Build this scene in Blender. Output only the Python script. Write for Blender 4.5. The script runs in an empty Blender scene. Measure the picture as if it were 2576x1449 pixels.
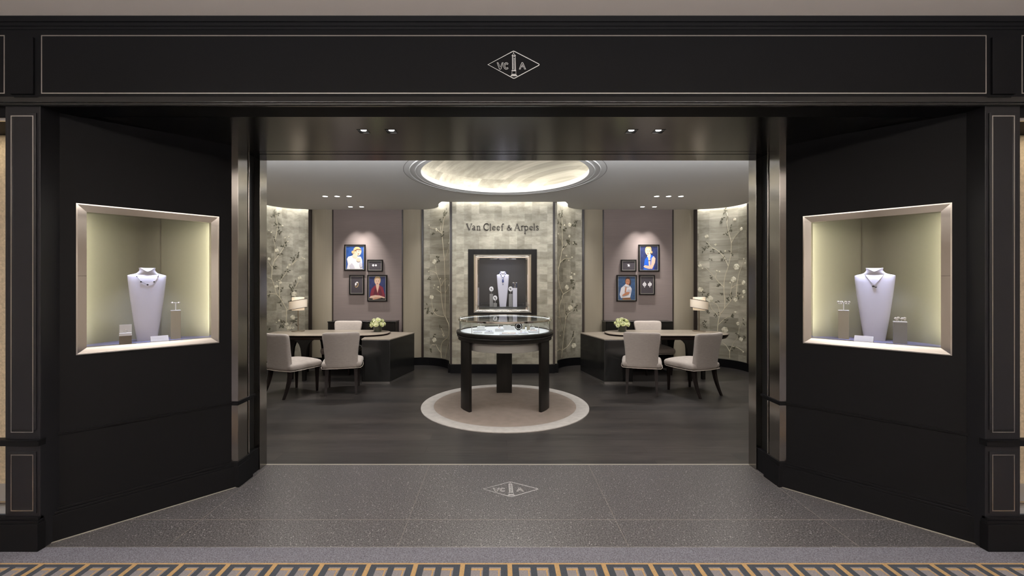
import bpy, bmesh, math, random
from mathutils import Vector, Matrix
from mathutils.geometry import tessellate_polygon
random.seed(7)
S = bpy.context.scene
COL = S.collection
PI = math.pi
I4 = Matrix.Identity(4)

# ------------------------------------------------------------------ materials
def new_mat(name):
    m = bpy.data.materials.new(name); m.use_nodes = True
    return m, m.node_tree.nodes, m.node_tree.links, m.node_tree.nodes['Principled BSDF']
def P(name, col, rough=.5, metal=0., spec=.5, emit=None, estr=0., noise=0., nscale=(8, 8, 8), bump=0., sheen=0., coat=0., rvar=0.):
    m, N, L, b = new_mat(name)
    b.inputs['Base Color'].default_value = (*col, 1)
    b.inputs['Roughness'].default_value = rough
    b.inputs['Metallic'].default_value = metal
    b.inputs['Specular IOR Level'].default_value = spec
    if sheen: b.inputs['Sheen Weight'].default_value = sheen
    if coat: b.inputs['Coat Weight'].default_value = coat; b.inputs['Coat Roughness'].default_value = .08
    if emit: b.inputs['Emission Color'].default_value = (*emit, 1); b.inputs['Emission Strength'].default_value = estr
    if noise or bump or rvar:
        tc = N.new('ShaderNodeTexCoord'); mp = N.new('ShaderNodeMapping'); nz = N.new('ShaderNodeTexNoise')
        L.new(tc.outputs['Object'], mp.inputs[0]); L.new(mp.outputs[0], nz.inputs[0])
        mp.inputs['Scale'].default_value = nscale
        nz.inputs['Scale'].default_value = 1; nz.inputs['Detail'].default_value = 5
        if noise:
            r = N.new('ShaderNodeValToRGB')
            r.color_ramp.elements[0].position = .3; r.color_ramp.elements[1].position = .7
            r.color_ramp.elements[0].color = (*[c * (1 - noise) for c in col], 1)
            r.color_ramp.elements[1].color = (*[min(1, c * (1 + noise)) for c in col], 1)
            L.new(nz.outputs[0], r.inputs[0]); L.new(r.outputs[0], b.inputs['Base Color'])
        if bump:
            bp = N.new('ShaderNodeBump'); bp.inputs['Strength'].default_value = bump; bp.inputs['Distance'].default_value = .01
            L.new(nz.outputs[0], bp.inputs['Height']); L.new(bp.outputs[0], b.inputs['Normal'])
    return m
def srgb(r, g, b):
    f = lambda c: (c / 255 / 12.92) if c <= 10 else ((c / 255 + .055) / 1.055) ** 2.4
    return (f(r), f(g), f(b))
M = {}
M['black'] = P('satin_black_lacquer', (.0046, .0046, .0054), .55, spec=.08)
M['black_pil'] = P('satin_black_pilaster', (.0065, .0065, .0085), .42, spec=.32)
M['black_gloss'] = P('gloss_black_lacquer', (.012, .012, .012), .16, spec=.6)
M['jamb'] = P('polished_dark_bronze_reveal', (.38, .36, .335), .16, metal=1)
M['soffit'] = P('polished_black_soffit', (.012, .012, .012), .18, spec=1.)
M['black_dull'] = P('dull_black', (.005, .005, .005), .7, spec=.2)
M['wood_black'] = P('ebonised_wood', (.010, .009, .008), .33, spec=.15, noise=.3, nscale=(30, 30, 3))
M['inlay'] = P('nickel_inlay', (.62, .6, .58), .25, metal=1)
M['inlay_emb'] = P('engraved_nickel', (.75, .75, .74), .4, metal=.6)
M['chrome'] = P('polished_nickel', (.97, .93, .87), .09, metal=1)
M['mirror'] = P('bronze_mirror', (.93, .90, .86), .06, metal=1)
M['ceil_mall'] = P('mall_ceiling_paint', srgb(210, 202, 194), .9)
M['wall_mall'] = P('mall_wall_plaster', srgb(188, 181, 172), .8)
M['ceil'] = P('boutique_ceiling_paint', (.62, .62, .61), .85)
M['ceil_line'] = P('ceiling_groove', (.2, .2, .19), .9)
M['taupe'] = P('taupe_silk_wallcovering', srgb(128, 116, 113), .75, noise=.04, nscale=(3, 3, 90))
M['beige'] = P('beige_fabric_pilaster', srgb(150, 141, 124), .7, noise=.03, nscale=(120, 120, 2))
M['trim'] = P('dark_bronze_trim', (.018, .012, .010), .35)
M['sky_lamp'] = P('lamp_diffuser', (.9, .9, .88), .5, emit=(1, .96, .9), estr=6)
M['branch'] = P('painted_branch', srgb(214, 206, 182), .6)
M['leafdark'] = P('painted_leaf', srgb(84, 82, 66), .7)
M['petal'] = P('painted_petal', srgb(226, 220, 200), .6)
M['petal2'] = P('painted_petal_shade', srgb(190, 184, 160), .6)
M['white'] = P('white_leatherette', (.78, .78, .8), .5)
M['bustw'] = P('pale_display_leather', (.70, .70, .82), .5, bump=.02, nscale=(60, 60, 60))
M['plinth'] = P('grey_beige_plinth', srgb(158, 150, 130), .5)
M['plinth_grey'] = P('grey_plinth', srgb(138, 138, 138), .5)
M['plinth_dark'] = P('taupe_plinth', srgb(112, 102, 88), .6)
M['niche_fab'] = P('niche_back_fabric', srgb(134, 132, 120), .85, noise=.02, nscale=(80, 80, 80))
M['niche_floor'] = P('niche_floor_cloth', srgb(120, 120, 150), .8)
M['dark_fab'] = P('charcoal_niche_lining', srgb(50, 51, 52), .8)
M['gold'] = P('rose_gold', (.9, .55, .3), .2, metal=1)
M['silver'] = P('white_gold', (.9, .9, .92), .12, metal=1)
M['stone_dk'] = P('onyx', (.01, .01, .012), .15)
M['pearl'] = P('pearl', (.80, .78, .74), .2)
M['sapph'] = P('sapphire', (.03, .06, .22), .1)
M['chair'] = P('taupe_linen', srgb(160, 151, 145), .85, noise=.13, nscale=(22, 22, 260), sheen=.2, bump=.03)
M['welt'] = P('linen_welt', srgb(188, 176, 166), .8)
M['leg'] = P('dark_wenge_leg', (.010, .007, .0065), .55, spec=.12)
M['desk_top'] = P('grey_leather_desktop', srgb(148, 138, 126), .33, noise=.05, nscale=(25, 25, 25))
M['desk_edge'] = P('brown_wood_edge', srgb(52, 40, 36), .35)
M['steel'] = P('brushed_steel', (.6, .6, .6), .3, metal=1)
M['stem'] = P('lamp_bronze', srgb(120, 108, 92), .35, metal=.6)
M['rug_in'] = P('taupe_wool', srgb(136, 124, 115), .95, noise=.1, nscale=(9, 9, 9), bump=.2)
M['rug_out'] = P('pale_wool', srgb(172, 168, 164), .95, noise=.1, nscale=(14, 14, 14), bump=.2)
M['green'] = P('foliage_green', srgb(120, 140, 70), .6, noise=.3, nscale=(40, 40, 40))
M['darkgreen'] = P('vase_leaf_wrap', srgb(44, 52, 34), .4)
M['bloom'] = P('cream_green_bloom', srgb(222, 226, 178), .7, noise=.12, nscale=(50, 50, 50))
M['bloom_w'] = P('cream_bloom', srgb(236, 234, 216), .7)
M['carpet_g'] = P('grey_carpet', srgb(96, 96, 104), .95, noise=.6, nscale=(170, 170, 170), bump=.3)
M['carpet_n'] = P('navy_carpet', srgb(42, 48, 56), .95, noise=.25, nscale=(120, 120, 120))
M['carpet_y'] = P('gold_carpet', srgb(164, 134, 92), .95, noise=.2, nscale=(120, 120, 120))
M['carpet_l'] = P('pale_carpet', srgb(118, 114, 116), .95, noise=.2, nscale=(120, 120, 120))
M['side_fab'] = P('side_window_fabric', srgb(192, 176, 148), .85, noise=.18, nscale=(70, 70, 70), bump=.3)
M['frame_blk'] = P('black_picture_frame', (.008, .007, .007), .5, spec=.12)
M['frame_line'] = P('silver_fillet', srgb(150, 146, 138), .35, metal=.4)
M['case_floor'] = P('white_case_floor', (.8, .8, .84), .5)
M['drum'] = P('grey_metal_drum', srgb(178, 178, 174), .5)
M['lettering'] = P('dark_bronze_letters', (.02, .015, .012), .3, metal=.5)

def glass(name, tint=(1, 1, 1), refl=.9):
    m = bpy.data.materials.new(name); m.use_nodes = True
    N, L = m.node_tree.nodes, m.node_tree.links; N.clear()
    o = N.new('ShaderNodeOutputMaterial'); mx = N.new('ShaderNodeMixShader'); t = N.new('ShaderNodeBsdfTransparent')
    g = N.new('ShaderNodeBsdfGlossy'); fr = N.new('ShaderNodeLayerWeight'); pw = N.new('ShaderNodeMath'); mu = N.new('ShaderNodeMath')
    t.inputs[0].default_value = (*tint, 1); g.inputs['Roughness'].default_value = .01
    pw.operation = 'POWER'; pw.inputs[1].default_value = 4; mu.operation = 'MULTIPLY_ADD'; mu.inputs[1].default_value = refl * .6; mu.inputs[2].default_value = .035
    L.new(fr.outputs['Facing'], pw.inputs[0]); L.new(pw.outputs[0], mu.inputs[0]); L.new(mu.outputs[0], mx.inputs[0]); L.new(t.outputs[0], mx.inputs[1]); L.new(g.outputs[0], mx.inputs[2])
    L.new(mx.outputs[0], o.inputs[0]); return m
M['glass'] = glass('clear_glass')
M['glass_case'] = glass('case_glass', (.97, .99, .99), 1.)

def shade_mat():
    m = bpy.data.materials.new('lamp_shade_fabric'); m.use_nodes = True
    N, L = m.node_tree.nodes, m.node_tree.links; N.clear()
    o = N.new('ShaderNodeOutputMaterial'); mx = N.new('ShaderNodeMixShader'); t = N.new('ShaderNodeBsdfTranslucent'); d = N.new('ShaderNodeBsdfDiffuse')
    t.inputs[0].default_value = (.9, .85, .78, 1); d.inputs[0].default_value = (.85, .82, .76, 1); mx.inputs[0].default_value = .5
    L.new(t.outputs[0], mx.inputs[1]); L.new(d.outputs[0], mx.inputs[2]); L.new(mx.outputs[0], o.inputs[0]); return m
M['shade'] = shade_mat()

def wood_floor():
    m, N, L, b = new_mat('dark_oak_planks')
    tc = N.new('ShaderNodeTexCoord'); br = N.new('ShaderNodeTexBrick')
    L.new(tc.outputs['Object'], br.inputs['Vector'])
    br.inputs['Scale'].default_value = 1; br.inputs['Brick Width'].default_value = 2.1; br.inputs['Row Height'].default_value = .17
    br.inputs['Mortar Size'].default_value = .0032; br.inputs['Mortar Smooth'].default_value = .3; br.offset = .37
    br.inputs['Color1'].default_value = (.018, .0175, .018, 1); br.inputs['Color2'].default_value = (.040, .036, .034, 1); br.inputs['Mortar'].default_value = (.010, .009, .009, 1)
    mp = N.new('ShaderNodeMapping'); mp.inputs['Scale'].default_value = (3, 60, 1); nz = N.new('ShaderNodeTexNoise')
    nz.inputs['Scale'].default_value = 1; nz.inputs['Detail'].default_value = 6; nz.inputs['Distortion'].default_value = 1.2
    L.new(tc.outputs['Object'], mp.inputs[0]); L.new(mp.outputs[0], nz.inputs[0])
    mx = N.new('ShaderNodeMix'); mx.data_type = 'RGBA'; mx.blend_type = 'MULTIPLY'; mx.inputs[0].default_value = .8
    rp = N.new('ShaderNodeValToRGB'); rp.color_ramp.elements[0].position = .3; rp.color_ramp.elements[0].color = (.35, .35, .35, 1); rp.color_ramp.elements[1].position = .65; rp.color_ramp.elements[1].color = (1.5, 1.42, 1.38, 1)
    L.new(nz.outputs[0], rp.inputs[0]); L.new(br.outputs[0], mx.inputs[6]); L.new(rp.outputs[0], mx.inputs[7]); L.new(mx.outputs[2], b.inputs['Base Color'])
    bp = N.new('ShaderNodeBump'); bp.inputs['Strength'].default_value = .12; bp.inputs['Distance'].default_value = .004
    L.new(nz.outputs[0], bp.inputs['Height']); L.new(bp.outputs[0], b.inputs['Normal'])
    b.inputs['Roughness'].default_value = .36; b.inputs['Specular IOR Level'].default_value = .5
    return m
M['wood_floor'] = wood_floor()

def terrazzo():
    m, N, L, b = new_mat('speckled_dark_granite')
    tc = N.new('ShaderNodeTexCoord'); vo = N.new('ShaderNodeTexVoronoi'); vo.inputs['Scale'].default_value = 60
    nz = N.new('ShaderNodeTexNoise'); nz.inputs['Scale'].default_value = 38; nz.inputs['Detail'].default_value = 4
    L.new(tc.outputs['Object'], vo.inputs['Vector']); L.new(tc.outputs['Object'], nz.inputs['Vector'])
    r1 = N.new('ShaderNodeValToRGB'); e = r1.color_ramp.elements
    e[0].position = .14; e[0].color = (1, 1, 1, 1); e[1].position = .26; e[1].color = (0, 0, 0, 1)
    L.new(vo.outputs['Distance'], r1.inputs[0])
    r2 = N.new('ShaderNodeValToRGB'); e = r2.color_ramp.elements
    e[0].position = .47; e[0].color = (0, 0, 0, 1); e[1].position = .58; e[1].color = (1, 1, 1, 1)
    L.new(nz.outputs[0], r2.inputs[0])
    mu = N.new('ShaderNodeMath'); mu.operation = 'MULTIPLY'; L.new(r1.outputs[0], mu.inputs[0]); L.new(r2.outputs[0], mu.inputs[1])
    n2 = N.new('ShaderNodeTexNoise'); n2.inputs['Scale'].default_value = 115; n2.inputs['Detail'].default_value = 3
    L.new(tc.outputs['Object'], n2.inputs['Vector'])
    r3 = N.new('ShaderNodeValToRGB'); e = r3.color_ramp.elements
    e[0].position = .40; e[0].color = (.024, .023, .025, 1); e[1].position = .62; e[1].color = (.148, .142, .143, 1)
    L.new(n2.outputs[0], r3.inputs[0])
    mx = N.new('ShaderNodeMix'); mx.data_type = 'RGBA'; L.new(mu.outputs[0], mx.inputs[0]); L.new(r3.outputs[0], mx.inputs[6]); mx.inputs[7].default_value = (.42, .41, .40, 1)
    L.new(mx.outputs[2], b.inputs['Base Color']); b.inputs['Roughness'].default_value = .34; b.inputs['Specular IOR Level'].default_value = .5
    return m
M['stone'] = terrazzo()
M['joint'] = P('pale_stone_joint', srgb(128, 122, 116), .6)
M['bead'] = P('pale_metal_bead', srgb(176, 172, 162), .4, metal=.3)

def leaf_wall():
    m, N, L, b = new_mat('silver_leaf_wallcovering')
    tc = N.new('ShaderNodeTexCoord'); sx = N.new('ShaderNodeSeparateXYZ'); cx = N.new('ShaderNodeCombineXYZ'); ad = N.new('ShaderNodeMath')
    L.new(tc.outputs['Object'], sx.inputs[0]); ad.operation = 'ADD'; L.new(sx.outputs[0], ad.inputs[0]); L.new(sx.outputs[1], ad.inputs[1])
    L.new(ad.outputs[0], cx.inputs[0]); L.new(sx.outputs[2], cx.inputs[1])
    br = N.new('ShaderNodeTexBrick'); L.new(cx.outputs[0], br.inputs['Vector']); br.offset = 0
    br.inputs['Scale'].default_value = 1; br.inputs['Brick Width'].default_value = .135; br.inputs['Row Height'].default_value = .135
    br.inputs['Mortar Size'].default_value = .001; br.inputs['Mortar Smooth'].default_value = 1
    br.inputs['Color1'].default_value = (*srgb(148, 144, 130), 1); br.inputs['Color2'].default_value = (*srgb(186, 181, 166), 1); br.inputs['Mortar'].default_value = (*srgb(184, 180, 166), 1)
    mp = N.new('ShaderNodeMapping'); mp.inputs['Scale'].default_value = (5, 10, 1); nz = N.new('ShaderNodeTexNoise'); nz.inputs['Scale'].default_value = 1
    nz.inputs['Detail'].default_value = 8; nz.inputs['Roughness'].default_value = .65
    L.new(cx.outputs[0], mp.inputs[0]); L.new(mp.outputs[0], nz.inputs[0])
    rp = N.new('ShaderNodeValToRGB'); e = rp.color_ramp.elements
    e[0].position = .34; e[0].color = (.62, .61, .57, 1); e[1].position = .62; e[1].color = (1.1, 1.1, 1.1, 1)
    L.new(nz.outputs[0], rp.inputs[0])
    mx = N.new('ShaderNodeMix'); mx.data_type = 'RGBA'; mx.blend_type = 'MULTIPLY'; mx.inputs[0].default_value = .85
    L.new(br.outputs[0], mx.inputs[6]); L.new(rp.outputs[0], mx.inputs[7]); L.new(mx.outputs[2], b.inputs['Base Color'])
    b.inputs['Metallic'].default_value = .25; b.inputs['Roughness'].default_value = .5
    return m
M['leafwall'] = leaf_wall()

# ------------------------------------------------------------------ mesh builder
class MB:
    def __init__(s, mx=I4): s.v = []; s.f = []; s.m = []; s.mats = []; s.mx = mx
    def mi(s, mat):
        mat = M[mat] if isinstance(mat, str) else mat
        if mat not in s.mats: s.mats.append(mat)
        return s.mats.index(mat)
    def add(s, vs, fs, mat, mx=None):
        o = len(s.v); X = s.mx @ mx if mx is not None else s.mx
        s.v += [tuple(X @ Vector(p)) for p in vs]; k = s.mi(mat)
        for f in fs: s.f.append(tuple(i + o for i in f)); s.m.append(k)
        return s
    def box(s, lo, hi, mat, mx=None):
        x0, y0, z0 = lo; x1, y1, z1 = hi
        vs = [(x0, y0, z0), (x1, y0, z0), (x1, y1, z0), (x0, y1, z0), (x0, y0, z1), (x1, y0, z1), (x1, y1, z1), (x0, y1, z1)]
        return s.add(vs, [(0, 3, 2, 1), (4, 5, 6, 7), (0, 1, 5, 4), (1, 2, 6, 5), (2, 3, 7, 6), (3, 0, 4, 7)], mat, mx)
    def prism(s, poly, z0, z1, mat, mx=None, holes=()):
        loops = [list(poly)] + [list(h) for h in holes]
        tri = tessellate_polygon([[Vector((x, y, 0)) for x, y in l] for l in loops])
        pts = [p for l in loops for p in l]; n = len(pts)
        vs = [(x, y, z0) for x, y in pts] + [(x, y, z1) for x, y in pts]
        fs = [tuple(t) for t in tri] + [tuple(i + n for i in reversed(t)) for t in tri]
        b = 0
        for l in loops:
            k = len(l)
            for i in range(k): j = (i + 1) % k; fs.append((b + i, b + j, b + j + n, b + i + n))
            b += k
        return s.add(vs, fs, mat, mx)
    def tube(s, path, r, mat, seg=8, mx=None, closed=False, cap=True, r2=None, flat=1.):
        path = [Vector(p) for p in path]; n = len(path); vs = []; fs = []; ref = None
        for i, p in enumerate(path):
            if closed: t = path[(i + 1) % n] - path[i - 1]
            else: t = path[min(i + 1, n - 1)] - path[max(i - 1, 0)]
            if t.length < 1e-9: t = Vector((0, 0, 1))
            t.normalize()
            if ref is None: ref = Vector((0, 0, 1)) if abs(t.z) < .9 else Vector((1, 0, 0))
            a = t.cross(ref)
            if a.length < 1e-6: a = t.cross(Vector((0, 1, 0)))
            a.normalize(); b = a.cross(t).normalized(); ref = b
            rr = r if r2 is None else r + (r2 - r) * i / max(n - 1, 1)
            if isinstance(r, (list, tuple)): rr = r[i]
            for k in range(seg):
                q = 2 * PI * (k + .5) / seg
                vs.append(p + a * math.cos(q) * rr * flat + b * math.sin(q) * rr)
        for i in range(n if closed else n - 1):
            j = (i + 1) % n
            for k in range(seg):
                l = (k + 1) % seg; fs.append((i * seg + k, i * seg + l, j * seg + l, j * seg + k))
        if cap and not closed: fs.append(tuple(range(seg - 1, -1, -1))); fs.append(tuple((n - 1) * seg + k for k in range(seg)))
        return s.add(vs, fs, mat, mx)
    def lathe(s, prof, mat, seg=32, c=(0, 0, 0), mx=None, a0=0., a1=2 * PI, cap=False, closedprof=False):
        full = abs(a1 - a0 - 2 * PI) < 1e-6; ns = seg if full else seg + 1; vs = []; fs = []
        for i in range(ns):
            a = a0 + (a1 - a0) * i / seg
            for r, z in prof: vs.append((c[0] + r * math.cos(a), c[1] + r * math.sin(a), c[2] + z))
        m = len(prof)
        for i in range(seg):
            j = (i + 1) % ns
            for k in range(m if closedprof else m - 1):
                l = (k + 1) % m; fs.append((i * m + k, j * m + k, j * m + l, i * m + l))
        if not full and closedprof: fs.append(tuple(range(m))); fs.append(tuple((ns - 1) * m + k for k in reversed(range(m))))
        if cap:
            fs.append(tuple(i * m for i in range(ns))); fs.append(tuple(i * m + m - 1 for i in range(ns)))
        return s.add(vs, fs, mat, mx)
    def loft(s, rings, mat, mx=None, cap=True):
        n = len(rings[0]); vs = [p for r in rings for p in r]; fs = []
        for i in range(len(rings) - 1):
            for k in range(n): l = (k + 1) % n; fs.append((i * n + k, i * n + l, (i + 1) * n + l, (i + 1) * n + k))
        if cap: fs.append(tuple(range(n - 1, -1, -1))); fs.append(tuple((len(rings) - 1) * n + k for k in range(n)))
        return s.add(vs, fs, mat, mx)
    def ball(s, c, r, mat, seg=10, rings=6, mx=None, sc=(1, 1, 1)):
        vs = [(c[0], c[1], c[2] + r * sc[2])]
        for i in range(1, rings):
            t = PI * i / rings
            for k in range(seg):
                a = 2 * PI * k / seg; vs.append((c[0] + r * sc[0] * math.sin(t) * math.cos(a), c[1] + r * sc[1] * math.sin(t) * math.sin(a), c[2] + r * sc[2] * math.cos(t)))
        vs.append((c[0], c[1], c[2] - r * sc[2])); fs = []
        for k in range(seg): fs.append((0, 1 + k, 1 + (k + 1) % seg))
        for i in range(rings - 2):
            for k in range(seg): a = 1 + i * seg; l = (k + 1) % seg; fs.append((a + k, a + seg + k, a + seg + l, a + l))
        a = 1 + (rings - 2) * seg
        for k in range(seg): fs.append((a + k, len(vs) - 1, a + (k + 1) % seg))
        return s.add(vs, fs, mat, mx)
    def grid_box(s, nx, ny, nz, fn, mat, mx=None):
        idx = {}; vs = []; fs = []
        def vi(i, j, k):
            if (i, j, k) not in idx: idx[(i, j, k)] = len(vs); vs.append(fn(2 * i / nx - 1, 2 * j / ny - 1, k / nz))
            return idx[(i, j, k)]
        for i in range(nx):
            for j in range(ny):
                fs.append((vi(i, j, 0), vi(i, j + 1, 0), vi(i + 1, j + 1, 0), vi(i + 1, j, 0))); fs.append((vi(i, j, nz), vi(i + 1, j, nz), vi(i + 1, j + 1, nz), vi(i, j + 1, nz)))
        for i in range(nx):
            for k in range(nz):
                fs.append((vi(i, 0, k), vi(i + 1, 0, k), vi(i + 1, 0, k + 1), vi(i, 0, k + 1))); fs.append((vi(i, ny, k), vi(i, ny, k + 1), vi(i + 1, ny, k + 1), vi(i + 1, ny, k)))
        for j in range(ny):
            for k in range(nz):
                fs.append((vi(0, j, k), vi(0, j, k + 1), vi(0, j + 1, k + 1), vi(0, j + 1, k))); fs.append((vi(nx, j, k), vi(nx, j + 1, k), vi(nx, j + 1, k + 1), vi(nx, j, k + 1)))
        return s.add(vs, fs, mat, mx)
    def build(s, name, parent=None, smooth=False, bevel=0., sub=0, recalc=True):
        me = bpy.data.meshes.new(name); me.from_pydata(s.v, [], s.f)
        for m in s.mats: me.materials.append(m)
        me.polygons.foreach_set('material_index', s.m)
        if recalc:
            bm = bmesh.new(); bm.from_mesh(me); bmesh.ops.recalc_face_normals(bm, faces=bm.faces); bm.to_mesh(me); bm.free()
        o = bpy.data.objects.new(name, me); COL.objects.link(o)
        if smooth:
            me.polygons.foreach_set('use_smooth', [True] * len(me.polygons))
            if smooth == 'auto':
                md = o.modifiers.new('es', 'EDGE_SPLIT'); md.split_angle = math.radians(38)
        if bevel:
            b = o.modifiers.new('bevel', 'BEVEL'); b.width = bevel; b.segments = 2; b.limit_method = 'ANGLE'
        if sub:
            u = o.modifiers.new('sub', 'SUBSURF'); u.levels = sub; u.render_levels = sub
        if parent: o.parent = parent
        return o
def tag(o, label=None, cat=None, group=None, kind=None):
    if label: o['label'] = label
    if cat: o['category'] = cat
    if group: o['group'] = group
    if kind: o['kind'] = kind
    return o
def st(o): o['kind'] = 'structure'; return o
def thing(name, label, cat, loc=(0, 0, 0), rz=0., group=None):
    o = bpy.data.objects.new(name, None); COL.objects.link(o); o.empty_display_size = .05
    o.location = loc; o.rotation_euler = (0, 0, rz); return tag(o, label, cat, group)
def dup(o, parent=None, **kw):
    c = o.copy(); COL.objects.link(c)
    if parent: c.parent = parent
    for ch in list(o.children): dup(ch, c)
    return c
def arc(cx, cy, r, a0, a1, n): return [(cx + r * math.cos(math.radians(a0 + (a1 - a0) * i / n)), cy + r * math.sin(math.radians(a0 + (a1 - a0) * i / n))) for i in range(n + 1)]
def mirx(pts): return [(-x, y) for x, y in reversed(pts)]
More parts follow.
